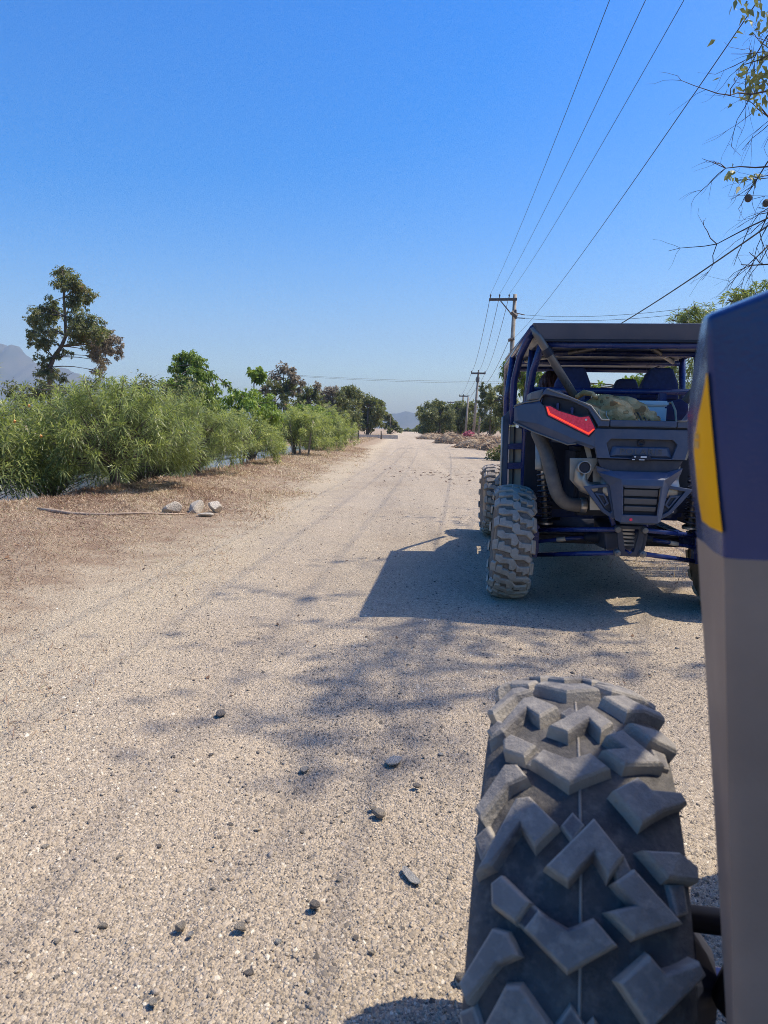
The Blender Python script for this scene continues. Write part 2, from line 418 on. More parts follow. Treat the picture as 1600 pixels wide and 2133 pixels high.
def road_pts(N, y0, y1, near):
    u = rng.random(N); y = y0*np.exp(u*math.log(y1/y0)); y = np.where(rng.random(N) < near, 1.0 + 3.4*rng.random(N)**0.9, y)
    x = rng.uniform(-1, 1, N); x = np.where(x < 0, x*(0.66*y+0.5), x*(0.50*y+0.6))
    dens = 0.55 + 0.45*np.sin(x*2.1+1.3*np.sin(y*1.3))*np.cos(y*1.7+x) + 0.25*np.sin(x*6+y*5) + 0.2*np.sin(x*13-y*9)
    track = np.exp(-((x+0.75)/0.22)**2) + np.exp(-((x+2.0)/0.25)**2)
    keep = (rng.random(N) < 0.30 + 0.70*np.clip(dens, 0, 1)**1.3 - 0.35*track) & (x > -3.0 + 0.5*rng.normal(size=N)) & (x < 3.4)
    keep &= rng.random(N) < np.clip((x + 2.5 + 0.35*np.sin(y*0.9) + 0.2*np.sin(y*2.7+x*3))/1.7, 0.05, 1.0)
    return x[keep], y[keep]
x, y = road_pts(430000, 0.9, 11, 0.55); n = len(x)
r = np.exp(rng.normal(math.log(0.0038), 0.36, n))*np.clip(1+(y-3)*0.09, 1, 2.0)
var = np.clip(rng.beta(1.7, 1.7, n) + 0.06*np.sin(x*3+y*2), 0, 1); var[rng.random(n) < 0.06] *= 0.25
v, f, a = scatter_chips(rng, x, y, r, var)
tag(mobj('gravel', npmesh('gravel', v, f, a), 'gravel'), 'fine tan and grey gravel chips covering the road', 'gravel', kind='stuff')
x, y = road_pts(15000, 0.9, 16, 0.4); n = len(x)
r = np.exp(rng.normal(math.log(0.0046), 0.38, n))*np.clip(1+(y-4)*0.07, 1, 2.0)
var = np.clip(rng.beta(1.8, 2.2, n), 0, 1); var[rng.random(n) < 0.07] *= 0.35
v, f, a = scatter_pebbles(rng, x, y, r, var)
tag(mobj('gravel', npmesh('gravel', v, f, a), 'gravel'), 'loose rounded pebbles sprinkled among the finer road gravel', 'gravel', kind='stuff')

def grass_material():
    blend_leaf('dry_grass', [(0.0, (0.22, 0.135, 0.09)), (0.3, (0.38, 0.26, 0.175)), (0.55, (0.51, 0.39, 0.26)), (0.8, (0.58, 0.46, 0.30)), (0.93, (0.62, 0.52, 0.36)), (1.0, (0.26, 0.27, 0.11))], 0.2, 0.8)
grass_material()
def grass_patch(name, label, rng, x, y, L, W, var, lie=1.0):
    n = len(x); z = hz(x, y) - 0.004
    az = rng.random(n)*6.283; el = np.abs(rng.normal(0.25, 0.38*lie, n))
    d = np.stack([np.cos(az)*np.cos(el), np.sin(az)*np.cos(el), np.sin(el)+0.05], 1)
    v, f, a = leaves(rng, np.stack([x, y, z], 1), d, L, W, 0.12, var, side=np.tile([[0, 0, 1.]], (n, 1)))
    return tag(mobj(name, npmesh(name, v, f, a), 'dry_grass'), label, 'grass', kind='stuff')
rng = np.random.default_rng(5)
N = 210000
y = np.where(rng.random(N) < 0.6, rng.uniform(2.5, 13, N), rng.uniform(9, 42, N))
x = rng.uniform(-5.9, -1.3, N)
edge = bank_edge(y)
pr = np.clip((-1.35 - x)/1.9 + 0.35*np.sin(x*3+y*1.1)*np.cos(y*0.8-x), 0.0, 1.0)**1.4
keep = (x > edge - 0.5) & (rng.random(N) < pr)
x, y = x[keep], y[keep]; n = len(x)
patch = 0.5 + 0.28*np.sin(x*1.9+y*0.7)*np.cos(y*0.53+1.1*x) + 0.12*np.sin(x*7.1+y*4.7)
bankside = np.clip((bank_edge(y) + 1.1 - x)/1.0, 0, 1)
var = np.clip(patch - 0.16*bankside + rng.normal(0, 0.26, n), 0, 0.95); var[rng.random(n) < 0.02] = 1.0
L = (0.035 + 0.06*rng.random(n)**2 + 0.05*bankside*rng.random(n))*np.clip(y/9, 0.9, 1.8)
grass_patch('dry_grass', 'short dry straw and reddish grass matted over the verge', rng, x, y, L, 0.0060*np.clip(y/7, 0.8, 2.6), var)
# straw on the right shoulder, behind and under the parked buggy
N = 26000; y = rng.uniform(3.3, 12, N); x = 1.75 + rng.random(N)**0.8*3.8
keep = rng.random(N) < np.clip((x-1.75+0.5*np.sin(y*2.1)+0.4*np.sin(x*4+y))/1.1, 0, 1)
x, y = x[keep], y[keep]; n = len(x)
grass_patch('dry_grass', 'pale straw trampled on the right shoulder around the buggy', rng, x, y, 0.04+0.08*rng.random(n), 0.007, np.clip(rng.normal(0.62, 0.2, n), 0, 0.95))
# taller dead grass far on the right shoulder
N = 16000; y = rng.uniform(24, 110, N); x = rng.uniform(4.4, 9, N) + (y-24)*0.03
n = N
grass_patch('dry_grass', 'tall tawny dead grass along the far right roadside', rng, x, y, 0.25+0.45*rng.random(n), 0.05, np.clip(rng.normal(0.45, 0.18, n), 0, 0.95), lie=2.0)
N = 14000; y = rng.uniform(42, 120, N); x = rng.uniform(-7, -3.2, N)
grass_patch('dry_grass', 'low dry grass along the far left roadside', rng, x, y, 0.1+0.2*rng.random(N), 0.035, np.clip(rng.normal(0.55, 0.2, N), 0, 1.0), lie=1.5)
# fallen leaves
blend_leaf('dead_leaf', [(0.0, (0.05, 0.035, 0.025)), (0.4, (0.13, 0.075, 0.045)), (0.7, (0.30, 0.17, 0.09)), (1.0, (0.50, 0.36, 0.22))], 0.1, 0.8)
def litter(label, rng, x, y, L, lo, hi):
    n = len(x); az = rng.random(n)*6.283; el = rng.uniform(0.0, 0.5, n)
    d = np.stack([np.cos(az)*np.cos(el), np.sin(az)*np.cos(el), np.sin(el)], 1)
    v, f, a = leaves(rng, np.stack([x, y, hz(x, y)+0.004], 1), d, L, L*0.5, 0.1, rng.uniform(lo, hi, n), side=np.tile([[0.2, 0, 1.]], (n, 1)))
    tag(mobj('leaf_litter', npmesh('leaf_litter', v, f, a), 'dead_leaf'), label, 'leaf litter', kind='stuff')
c = gnd(890, 990)
n = 90; litter('dark fallen leaves strewn across the middle of the road', rng, c.x + rng.normal(0, 0.75, n), c.y + rng.normal(0, 1.3, n), 0.07+0.08*rng.random(n), 0, 0.45)
n = 700; y = rng.uniform(4.5, 20, n); litter('scattered brown leaves lying on the left verge', rng, bank_edge(y) + np.abs(rng.normal(0.3, 1.2, n)), y, 0.03+0.045*rng.random(n), 0.2, 1)
n = 420; y = rng.uniform(3, 26, n); litter('small dark leaf scraps dotted over the road', rng, rng.uniform(-2.4, 2.0, n), y, 0.015+0.02*rng.random(n)+0.001*y, 0, 0.5)

# ------------------------------------------------------------------ countable stones
def rock_mesh(seed, sub=3, rough=0.22, cuts=6):
    r0 = random.Random(seed); bm = bmesh.new(); bmesh.ops.create_icosphere(bm, subdivisions=sub, radius=1)
    pl = []
    for _ in range(cuts):
        d = V((r0.gauss(0, 1), r0.gauss(0, 1), r0.gauss(0, 1))).normalized(); pl.append((d, r0.uniform(0.42, 0.78)))
    for v in bm.verts:
        for d, h in pl:
            k = v.co.dot(d)
            if k > h: v.co -= d*(k-h)*0.92
        v.co *= 1 + rough*0.25*(math.sin(v.co.x*5+seed)+math.sin(v.co.y*6.1+seed*2)+math.sin(v.co.z*5.3))*0.33
    me = bpy.data.meshes.new('rock'); bm.to_mesh(me); bm.free(); return me
def rock(name, label, px, py, w, d, h, mat, seed, rz=0.0, group=None, sub=3, cuts=6, sink=0.25):
    g = gnd(px, py); me = rock_mesh(seed, sub, 0.22, cuts)
    if sub < 3 or cuts < 4:
        for p in me.polygons: p.use_smooth = True
    o = mobj(name, me, mat); o.scale = (w/2, d/2, h/2); o.rotation_euler = (0, 0, rz)
    o.location = (g.x, g.y, float(hz(g.x, g.y)) + h/2*(1-sink*2)+0.01)
    return tag(o, label, 'rock' if name == 'rock' else 'stone', group)
rock('rock', 'squarish grey rock at the left end of the row of three on the verge', 358, 1072, 0.27, 0.22, 0.22, 'rock_grey', 4, 0.3, 'rocks on the verge', cuts=9)
rock('rock', 'rough dark grey middle rock of the three on the verge', 409, 1068, 0.31, 0.24, 0.24, 'rock_grey', 9, 1.0, 'rocks on the verge', cuts=8)
rock('rock', 'pale angular rock at the right end of the row of three on the verge', 449, 1068, 0.28, 0.24, 0.25, 'rock_pale', 14, 2.0, 'rocks on the verge', cuts=10)
rock('rock', 'small flat stone lying in front of the three verge rocks', 428, 1076, 0.22, 0.12, 0.07, 'rock_pale', 21, 0.2, 'rocks on the verge', cuts=6)
big_st = [
 ('smooth round grey pebble alone in the middle of the near road', 788, 1702, 0.048, 0.038, 0.030, 'rock_grey', 31),
 ('small flat grey pebble touching the round grey pebble', 778, 1688, 0.036, 0.026, 0.014, 'rock_grey', 32),
 ('broad pale flat stone half buried left of the near tyre', 820, 1592, 0.085, 0.065, 0.020, 'rock_white', 33),
 ('flat tan oval stone lying left of the broad pale stone', 634, 1604, 0.050, 0.034, 0.014, 'rock_pale', 34),
 ('dark blunt stone on the road near the bottom centre', 654, 1899, 0.036, 0.030, 0.026, 'rock_dark', 35),
 ('upright grey oval pebble left of the dark blunt stone', 375, 1930, 0.028, 0.040, 0.022, 'rock_grey', 36),
 ('brown lumpy stone right of the upright oval pebble', 502, 1938, 0.036, 0.034, 0.020, 'rock_grey', 37),
 ('dark brown clod on the road in the middle distance', 460, 1487, 0.060, 0.045, 0.026, 'rock_dark', 38),
 ('chalky white streak of stone beside the near tyre', 852, 1832, 0.10, 0.045, 0.008, 'rock_white', 39),
 ('dark stone tucked against the foot of the near tyre', 962, 2058, 0.034, 0.028, 0.026, 'rock_dark', 40),
 ('grey angular stone right of the broad pale stone', 868, 1644, 0.036, 0.026, 0.018, 'rock_dark', 41),
 ('small white chip left of the brown lumpy stone', 398, 1945, 0.020, 0.014, 0.010, 'rock_white', 42),
 ('flat pinkish stone near the bottom edge of the road', 318, 2090, 0.026, 0.020, 0.010, 'rock_pale', 43),
]
for lb, px, py, w, d, h, m, sd in big_st: rock('stone', lb, px, py, w, d, h, m, sd, sd*0.7, None, 2, 3 if 'smooth' in lb else 6)
small_px = [(635,1108),(640,1117),(560,1143),(422,1199),(247,1348),(137,1326),(105,1437),(197,1560),(362,1578),(1137,1365),(772,1478),(743,1482),(862,1354),(683,1486),(918,1578),(886,1630),(480,1710),(528,1690),(630,1727),(780,1760),(707,1832),(718,1850),(247,1788),(160,1718),(330,1760),(281,1745),(95,1775),(63,2035),(215,1925),(552,1973),(580,1964),(612,1956),(740,1961),(777,1951),(912,1886),(952,1830),(938,1835),(820,1903),(774,1993),(490,2017),(517,2027),(620,2055),(642,2073),(388,2125),(118,2030),(700,1555),(560,1560),(405,1620),(440,1570),(300,1640)]
rr = random.Random(3); protos = [rock_mesh(50+i, 2, 0.2, 5) for i in range(8)]
for me in protos:
    for p in me.polygons: p.use_smooth = True
for i, (px, py) in enumerate(small_px[::2]):
    g = gnd(px, py); me = protos[i % 8]
    if i < 8: me.materials.append(MATS[['rock_dark', 'rock_grey', 'rock_pale', 'rock_grey', 'rock_dark', 'rock_pale', 'rock_grey', 'rock_white'][i]])
    o = bpy.data.objects.new('small_stone', me); COL.objects.link(o)
    s = rr.uniform(0.006, 0.0105)*(1 + max(0, g.y-2.5)*0.10)
    o.scale = (s*rr.uniform(0.9, 1.4), s, s*rr.uniform(0.55, 0.85)); o.rotation_euler = (0, 0, rr.random()*6)
    o.location = (g.x, g.y, float(hz(g.x, g.y)) + s*0.4)
    tag(o, 'small loose stone lying on the gravel road', 'stone', 'small loose stones on the road')

# weathered stick on the verge
simple('dead_wood', (0.34, 0.25, 0.175), 0.8, 0, 0.4, 20, 0.004, 80)
pts = []
for i, (px, py) in enumerate([(80, 1073), (110, 1076), (150, 1078), (190, 1081), (235, 1082), (290, 1079), (340, 1077), (385, 1074)]):
    g = gnd(px, py); pts.append((g.x, g.y, float(hz(g.x, g.y))+0.016 + 0.006*math.sin(i*1.7)))
tag(MB().tube(pts, [0.022, 0.026, 0.024, 0.020, 0.018, 0.015, 0.013, 0.009], 8).build('stick', 'dead_wood', smooth=True),
    'long weathered branch lying on the verge left of the rocks', 'stick')

# ------------------------------------------------------------------ vegetation
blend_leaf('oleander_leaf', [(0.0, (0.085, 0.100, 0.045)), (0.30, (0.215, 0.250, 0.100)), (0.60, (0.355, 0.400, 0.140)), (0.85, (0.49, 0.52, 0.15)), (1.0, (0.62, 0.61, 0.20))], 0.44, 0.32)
blend_leaf('bright_leaf', [(0.0, (0.075, 0.110, 0.028)), (0.4, (0.185, 0.270, 0.055)), (0.75, (0.30, 0.41, 0.075)), (1.0, (0.45, 0.52, 0.11))], 0.36, 0.42)
blend_leaf('dark_leaf', [(0.0, (0.075, 0.080, 0.042)), (0.4, (0.170, 0.175, 0.085)), (0.75, (0.26, 0.255, 0.115)), (0.92, (0.34, 0.29, 0.14)), (1.0, (0.45, 0.20, 0.10))], 0.34, 0.42)
blend_leaf('olive_leaf', [(0.0, (0.075, 0.083, 0.035)), (0.4, (0.175, 0.195, 0.072)), (0.75, (0.265, 0.285, 0.10)), (1.0, (0.37, 0.37, 0.13))], 0.28, 0.5)
blend_leaf('dry_leaf', [(0.0, (0.13, 0.11, 0.075)), (0.4, (0.28, 0.235, 0.165)), (0.7, (0.42, 0.355, 0.265)), (1.0, (0.52, 0.43, 0.35))], 0.3, 0.7)
blend_leaf('pink_flower', [(0.0, (0.30, 0.06, 0.10)), (0.5, (0.55, 0.16, 0.22)), (1.0, (0.62, 0.30, 0.33))], 0.3, 0.6)
simple('bark', (0.12, 0.095, 0.075), 0.85, 0, 0.4, 14, 0.01, 50)
simple('pale_bark', (0.30, 0.26, 0.21), 0.85, 0, 0.35, 14, 0.008, 50)
simple('twig', (0.065, 0.05, 0.042), 0.85, 0, 0.35, 20)

def bez(a, b, c, n):
    out = []
    for i in range(n+1):
        t = i/n; out.append(a*(1-t)**2 + b*2*t*(1-t) + c*t*t)
    return out
def oleander(label, base, H, spread, tips, per, L, W, seed, low=0.12, group='oleander shrubs along the canal', hue=0.0, dense=0.55, hem=0.0):
    rng = np.random.default_rng(seed); base = V(base)
    root = thing('oleander_shrub', label, 'shrub', base, 0, group)
    az = rng.random(tips)*6.283; rad = spread*np.sqrt(rng.random(tips))
    q = rad/spread
    ztop = H*np.sqrt(np.clip(1-0.8*q*q, 0, 1))*(0.86+0.22*rng.random(tips))
    z = ztop*(low + (1-low)*rng.random(tips)**dense)
    z = np.maximum(z, hem + 0.35*rng.random(tips)**1.5)
    tip = np.stack([np.cos(az)*rad, np.sin(az)*rad, z], 1)
    d = np.stack([np.cos(az)*q*0.9, np.sin(az)*q*0.9, 0.25+0.95*z/H], 1) + rng.normal(0, 0.28, (tips, 3))
    d /= np.linalg.norm(d, axis=1, keepdims=True)
    mb = MB()
    for i in range(0, tips, 2):
        t = V(tip[i]); k_ = rng.uniform(0.18, 0.5); b0 = V((t.x*k_*0.5, t.y*k_*0.5, min(t.z*0.8, H*k_)))
        mid = V((b0.x*0.5+t.x*0.4, b0.y*0.5+t.y*0.4, max(b0.z, t.z*0.72)))
        mb.tube(bez(b0, mid, t, 5), [0.012, 0.010, 0.008, 0.006, 0.005, 0.003], 4, cap=False)
    for k in range(4):
        a = k*1.6+seed; mb.tube([V((0.03*math.cos(a), 0.03*math.sin(a), -0.3)), V((0.06*math.cos(a), 0.06*math.sin(a), 0.10*H)), V((0.14*math.cos(a), 0.14*math.sin(a), 0.28*H)), V((0.35*spread*math.cos(a+.3), 0.35*spread*math.sin(a+.3), 0.62*H))], [0.036, 0.03, 0.022, 0.012], 6, cap=False)
    mb.build('stem', 'bark', root, smooth=True, normals=False)
    k = np.arange(per)/per
    T = np.repeat(tip, per, 0); Dd = np.repeat(d, per, 0); kk = np.tile(k, tips)
    ln = np.repeat(rng.uniform(0.22, 0.5, tips), per)*min(1.4, H/2.2)
    ph = np.tile(np.arange(per)*2.39996, tips) + np.repeat(rng.random(tips)*6, per)
    up = np.tile([[0.13, 0.21, 1.0]], (len(T), 1)); e1 = np.cross(Dd, up); e1 /= np.linalg.norm(e1, axis=1, keepdims=True); e2 = np.cross(Dd, e1)
    per_dir = e1*np.cos(ph)[:, None] + e2*np.sin(ph)[:, None]
    op = 0.35 + 1.15*np.sqrt(kk)
    ld = Dd*np.cos(op)[:, None] + per_dir*np.sin(op)[:, None]; ld[:, 2] -= 0.15*kk
    pos = T - Dd*(kk*ln)[:, None]
    Ls = L*rng.uniform(0.7, 1.15, len(T))*(0.55+0.45*np.clip(kk*3, 0, 1))
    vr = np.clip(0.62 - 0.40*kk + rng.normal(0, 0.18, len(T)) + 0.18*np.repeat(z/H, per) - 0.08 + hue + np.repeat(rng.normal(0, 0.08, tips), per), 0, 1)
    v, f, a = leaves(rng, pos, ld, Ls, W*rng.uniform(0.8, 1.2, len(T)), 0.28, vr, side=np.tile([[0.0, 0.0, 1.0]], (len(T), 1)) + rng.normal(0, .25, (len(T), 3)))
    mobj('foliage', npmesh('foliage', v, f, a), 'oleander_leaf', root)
    return root
simple('orange_petal', (0.72, 0.36, 0.10), 0.5, 0, 0.2, 30)
def ob(x, y): return (x, y, float(hz(x, y)))
S1 = oleander('big bushy oleander with long drooping leaves at the left picture edge', ob(-7.55, 11.6), 3.45, 2.0, 430, 40, 0.24, 0.021, 1, 0.40, hem=1.42)
for px, py, Y in ((30, 874, 10.2), (85, 905, 10.9), (60, 842, 11.0)):
    c = at(px, py, Y)
    o = MB().lathe([(.004, 0), (.008, .008), (.019, .032), (.023, .045), (.014, .040), (0, .02)], (0, 0, 0), (.4, -.5, -.7), 8).build('flower', 'orange_petal', S1, smooth=True)
    o.location = c - S1.location
oleander('dense oleander hanging over the water with a dark forked stem left of the rocks', ob(-5.20, 12.6), 2.05, 1.65, 360, 40, 0.225, 0.020, 2, 0.3, hem=0.36, hue=-0.05)
oleander('tall narrow oleander standing between the two biggest oleanders, further back', ob(-7.3, 14.5), 3.15, 1.8, 280, 40, 0.225, 0.021, 7, 0.30, hem=1.5, hue=0.08)
oleander('oleander with a reddish bare stem behind the three verge rocks', ob(-4.95, 16.8), 2.15, 1.35, 240, 40, 0.225, 0.018, 3, 0.3, hem=0.38, hue=-0.04)
oleander('pale feathery oleander leaning over a bamboo rail at the canal edge', ob(-4.95, 21.5), 1.75, 1.4, 190, 40, 0.22, 0.022, 4, 0.25, hue=0.12)
oleander('oleander between the forked-stem shrub and the red-stemmed shrub, set back over the water', ob(-6.6, 18.0), 2.6, 1.8, 230, 40, 0.23, 0.023, 12, 0.25, hem=1.45)
oleander('oleander far back over the water behind the bamboo rail', ob(-9.0, 27.0), 3.4, 2.0, 210, 40, 0.25, 0.026, 13, 0.2, hue=0.05)
oleander('far oleander with several thin pale bare stems on the verge', ob(-4.5, 28.8), 2.2, 1.6, 170, 42, 0.25, 0.028, 5, 0.32, hue=0.1)
oleander('rounded oleander last in the row before the post', ob(-4.6, 35.5), 2.4, 1.9, 170, 42, 0.27, 0.032, 6, 0.05, hue=0.08)
oleander('oleander just before the lone post, beyond the rounded one', ob(-4.8, 43.5), 2.7, 2.0, 150, 40, 0.30, 0.036, 16, 0.05, hue=0.04)
oleander('last small oleander of the row, close behind the lone post', ob(-5.4, 53.0), 3.0, 2.2, 140, 40, 0.34, 0.042, 17, 0.05, hue=0.0)
oleander('oleander behind the left edge shrub, across the water', ob(-9.8, 15.0), 3.0, 2.0, 200, 42, 0.22, 0.022, 8, 0.25, hem=1.5)
oleander('slim oleander shoot poking above the hedge right of the tall tree', ob(-9.2, 22.5), 4.3, 0.9, 70, 42, 0.24, 0.022, 9, 0.2, dense=0.9)
oleander('oleander filling the hedge below the bright green tree', ob(-7.6, 20.0), 3.2, 1.9, 200, 42, 0.22, 0.022, 10, 0.05)
for i, (dx, dy) in enumerate([(-0.12, 0), (0.0, 0.1), (0.16, 0.0)]):
    g = ob(-4.25+dx*2.2, 28.6+dy)
    tag(MB().tube([V(g)+V((0, 0, -0.1)), V(g)+V((dx*0.4, 0.02, 0.6)), V(g)+V((dx*1.2, 0.0, 1.4))], [0.045, 0.04, 0.025], 6).build('sapling_stem', 'pale_bark', smooth=True),
        ['leftmost of three thin pale stems under the far oleander', 'middle of three thin pale stems under the far oleander', 'rightmost of three thin pale stems under the far oleander'][i], 'stem', 'thin pale stems on the verge')

def tree(name, label, base, clusters, mats, L, W, per, seed, trunk=None, tr=0.15, droop=0.3, bark='bark', group=None, cat='tree', limb_frac=0.45, hang=0.0, shell=0.6, skip=1):
    """clusters: (centre, radius[, material index, hue shift]); leaves fill each clump, limbs reach it from the trunk."""
    rng = np.random.default_rng(seed); base = V(base); root = thing(name, label, cat, base, 0, group)
    trunk = [V(p)-base for p in trunk] if trunk else [V((0, 0, -0.2)), V((0.05, 0, (clusters[0][0]-base).z*0.9))]
    mb = MB(); n = len(trunk); mb.tube(trunk, [tr*(1-0.75*i/(n-1)) for i in range(n)], 8)
    for ci, cdat in enumerate(clusters):
        if ci % skip: continue
        c, r = cdat[0]-base, cdat[1]
        best = min(range(n), key=lambda i: (trunk[i]-c).length + (0.8*max(0, trunk[i].z - c.z + 0.2*r)))
        a = trunk[best]; m = (a+c)/2 + V((0, 0, 0.12*(c-a).length))
        mb.tube(bez(a, m, c, 4), [tr*limb_frac*q for q in (0.9, 0.7, 0.5, 0.35, 0.2)], 5, cap=False)
        for _ in range(3):
            e = c + V(rng.normal(0, r*0.5, 3)); mb.tube([bez(a, m, c, 4)[3], (c+e)/2+V((0, 0, .05*r)), e], [tr*.14, tr*.1, tr*.05], 4, cap=False)
    mb.build('trunk', bark, root, smooth=True, normals=False)
    by = {}
    cl2 = list(clusters)
    for i, ca in enumerate(clusters):
        nb_ = [cb for cb in clusters if cb is not ca and (cb[0]-ca[0]).length < 2.6*(ca[1]+cb[1])*0.6]
        if nb_:
            cb = nb_[int(rng.integers(len(nb_)))]; cl2.append(((ca[0]+cb[0])/2, (ca[1]+cb[1])*0.34) + tuple(ca[2:]))
    for cdat in cl2:
        c, r = cdat[0]-base, cdat[1]*float(rng.uniform(0.85, 1.45)); mi = cdat[2] if len(cdat) > 2 else 0; hue = cdat[3] if len(cdat) > 3 else 0.0
        k = max(20, int(per*1.25*(r*r)))
        o = rngvec(rng, k)*(rng.random((k, 1))**shell)*r
        o[:, 2] *= 0.8
        # pull the leaves into sprigs so that gaps open between them
        sp = rngvec(rng, max(6, k//14))*(rng.random((max(6, k//14), 1))**shell)*r
        idx = rng.integers(0, len(sp), k); o = o*0.30 + sp[idx]*0.82
        d = o/np.maximum(np.linalg.norm(o, axis=1, keepdims=True), 1e-5)*0.5 + rngvec(rng, k)*0.8; d[:, 2] -= hang
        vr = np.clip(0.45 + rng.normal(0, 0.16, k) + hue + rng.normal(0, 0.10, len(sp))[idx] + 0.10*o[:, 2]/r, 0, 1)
        by.setdefault(mi, []).append((np.array(c)[None]+o, d, np.full(k, L)*rng.uniform(0.7, 1.25, k), vr))
    for mi, parts in by.items():
        b = np.concatenate([p[0] for p in parts]); d = np.concatenate([p[1] for p in parts])
        l = np.concatenate([p[2] for p in parts]); vr = np.concatenate([p[3] for p in parts])
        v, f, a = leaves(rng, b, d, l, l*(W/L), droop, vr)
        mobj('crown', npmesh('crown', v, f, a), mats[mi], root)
    return root
def clump_px(lst, Y, rng, jit=0.6):
    out = []
    for e in lst:
        px, py, rp = e[:3]; yy = Y + rng.uniform(-jit, jit)*rp/FPX*Y
        out.append((at(px, py, yy), rp/FPX*Y) + tuple(e[3:]))
    return out
rv = np.random.default_rng(77)
# tall dark tree on the far bank
YT = 44
tt = [at(100, 800, YT), at(104, 765, YT), at(112, 745, YT), at(128, 722, YT), at(137, 700, YT), at(136, 660, YT), at(133, 620, YT), at(134, 590, YT), at(130, 562, YT)]
tt[0].z = 0.0; bt = V((tt[0].x, YT, 0.1))
lst = [(122,566,15),(140,570,16),(155,585,16),(175,602,15,0,.25),(120,592,13),(160,608,18),(185,614,12,0,.15),(140,598,14),(150,632,16),(178,628,14,0,.2),
       (108,632,16),(88,640,15),(75,655,15),(60,668,14),(95,660,18),(118,655,18),(70,690,14),(92,690,18),(115,690,16),(82,715,14),(62,714,10),(100,715,15),
       (150,665,17),(168,662,16),(188,668,16),(205,672,14),(160,685,17),(182,690,17),(205,695,17),(222,702,14),(240,708,14,1),(250,722,12,1),(225,725,15,1),(205,722,15,1),(188,718,13),
       (200,745,15,1),(215,755,13,1),(205,775,12,1),(195,735,12),(232,695,10,1,.1),(155,705,12),(140,735,9),(85,745,12),(95,770,14),(82,780,14),(115,780,15),(130,790,15),(105,745,10),(248,738,9,1),(170,705,12)]
lst = [(e[0], e[1], e[2]*1.18) + tuple(e[3:]) for e in lst]
tree('tall_tree', 'tall dark open-crowned tree rising above the hedge in front of the mountain', bt, clump_px(lst, YT, rv, 2.5), ['dark_leaf', 'dry_leaf'], 0.135, 0.075, 900, 21,
     trunk=tt, tr=0.17, droop=0.35, limb_frac=0.26, hang=0.2, shell=0.75)
# bright green tree behind the oleanders
YB = 34
lst = [(370,745,16),(395,742,14),(415,755,16),(385,765,20),(360,765,12),(410,780,22),(435,785,18),(380,790,22),(355,800,18),(425,805,24),(450,812,20),(395,815,24),(365,825,22),(470,800,10,0,-.1),(485,812,8,0,-.1),(440,835,24),(410,845,24),(380,855,22),(460,845,18),(430,870,24),(395,880,22),(460,880,20)]
tree('leafy_tree', 'bright green leafy tree rising behind the oleanders left of centre', at(410, 930, YB), clump_px(lst, YB, rv, 2.0), ['bright_leaf'], 0.13, 0.06, 1500, 22, tr=0.12, droop=0.5, hang=0.35)
YB = 24.5
lst = [(480,830,16,0,.1),(505,822,18,0,.15),(535,825,20,0,.18),(560,838,16,0,.1),(490,855,22),(520,850,24,0,.12),(550,860,22,0,.08),(575,865,16),(500,885,24),(535,890,24),(565,890,20),(515,915,22),(545,920,20),(485,905,18),(470,870,18,0,-.1)]
tree('leafy_bush', 'vivid yellow-green bush in the sun left of the road, below the palmate sapling', at(525, 955, YB), clump_px(lst, YB, rv, 2.0), ['bright_leaf'], 0.11, 0.05, 1900, 23, tr=0.10, droop=0.5, hang=0.3, cat='bush')
YB = 40
lst = [(590,870,16),(610,858,16,0,.05),(635,850,14,0,.1),(655,858,16,0,.1),(675,865,14,0,.05),(690,880,12),(620,885,18),(650,885,18),(600,895,16),(640,905,16),(670,900,16),(695,900,12),(710,905,10)]
tree('leafy_bush', 'light green bush of drooping leaves under the brown-topped trees', at(645, 930, YB), clump_px(lst, YB, rv, 2.0), ['bright_leaf'], 0.15, 0.065, 1100, 24, tr=0.10, droop=0.5, hang=0.3, cat='bush')
# hedge mass behind the oleanders so that no open ground shows through
YB = 31
lst = [(20+i*34, 815+12*math.sin(i*2.1), 26) for i in range(12)] + [(10+i*36, 860+8*math.sin(i*1.3), 30) for i in range(11)]
tree('hedge_bush', 'long dark green hedge behind the oleanders below the tall tree', at(210, 930, YB), clump_px(lst, YB, rv, 1.5), ['olive_leaf'], 0.16, 0.07, 700, 25, tr=0.1, droop=0.4, cat='hedge')
# thin sapling with palmate leaves
YB = 46
lst = [(527,775,9,0,.1),(540,770,9,0,.15),(548,778,8,0,.05),(533,783,7),(522,780,6,0,.1),(537,790,6)]
tree('palmate_sapling', 'thin sapling with a tuft of round green leaves on a bare stem', at(530, 925, YB), clump_px(lst, YB, rv, 1), ['bright_leaf'], 0.26, 0.20, 480, 26,
     trunk=[at(530, 925, YB), at(530, 850, YB), at(529, 800, YB), at(532, 782, YB)], tr=0.07, limb_frac=0.5)
def px_tree(name, label, base_px, Y, lst, mats, L, W, per, seed, **kw):
    b = at(base_px[0], base_px[1], Y); b.z = float(hz(b.x, b.y)); 
    return tree(name, label, b, clump_px(lst, Y, rv, kw.pop('jit', 2.0)), mats, L, W, per, seed, **kw)
px_tree('blossom_tree', 'tree with dry pinkish-brown top rising behind the sapling', (590, 912), 52,
        [(560,800,12,0),(575,785,12,1),(590,768,12,1),(605,775,12,1),(580,805,14,0),(600,798,14,0),(615,790,10,1),(565,820,14),(590,825,16),(612,815,14),(630,795,8,1),(625,812,10,1),(570,845,16),(600,850,18),(545,815,9,1),(553,835,12)], ['dark_leaf', 'dry_leaf'], 0.19, 0.095, 700, 27, tr=0.16)
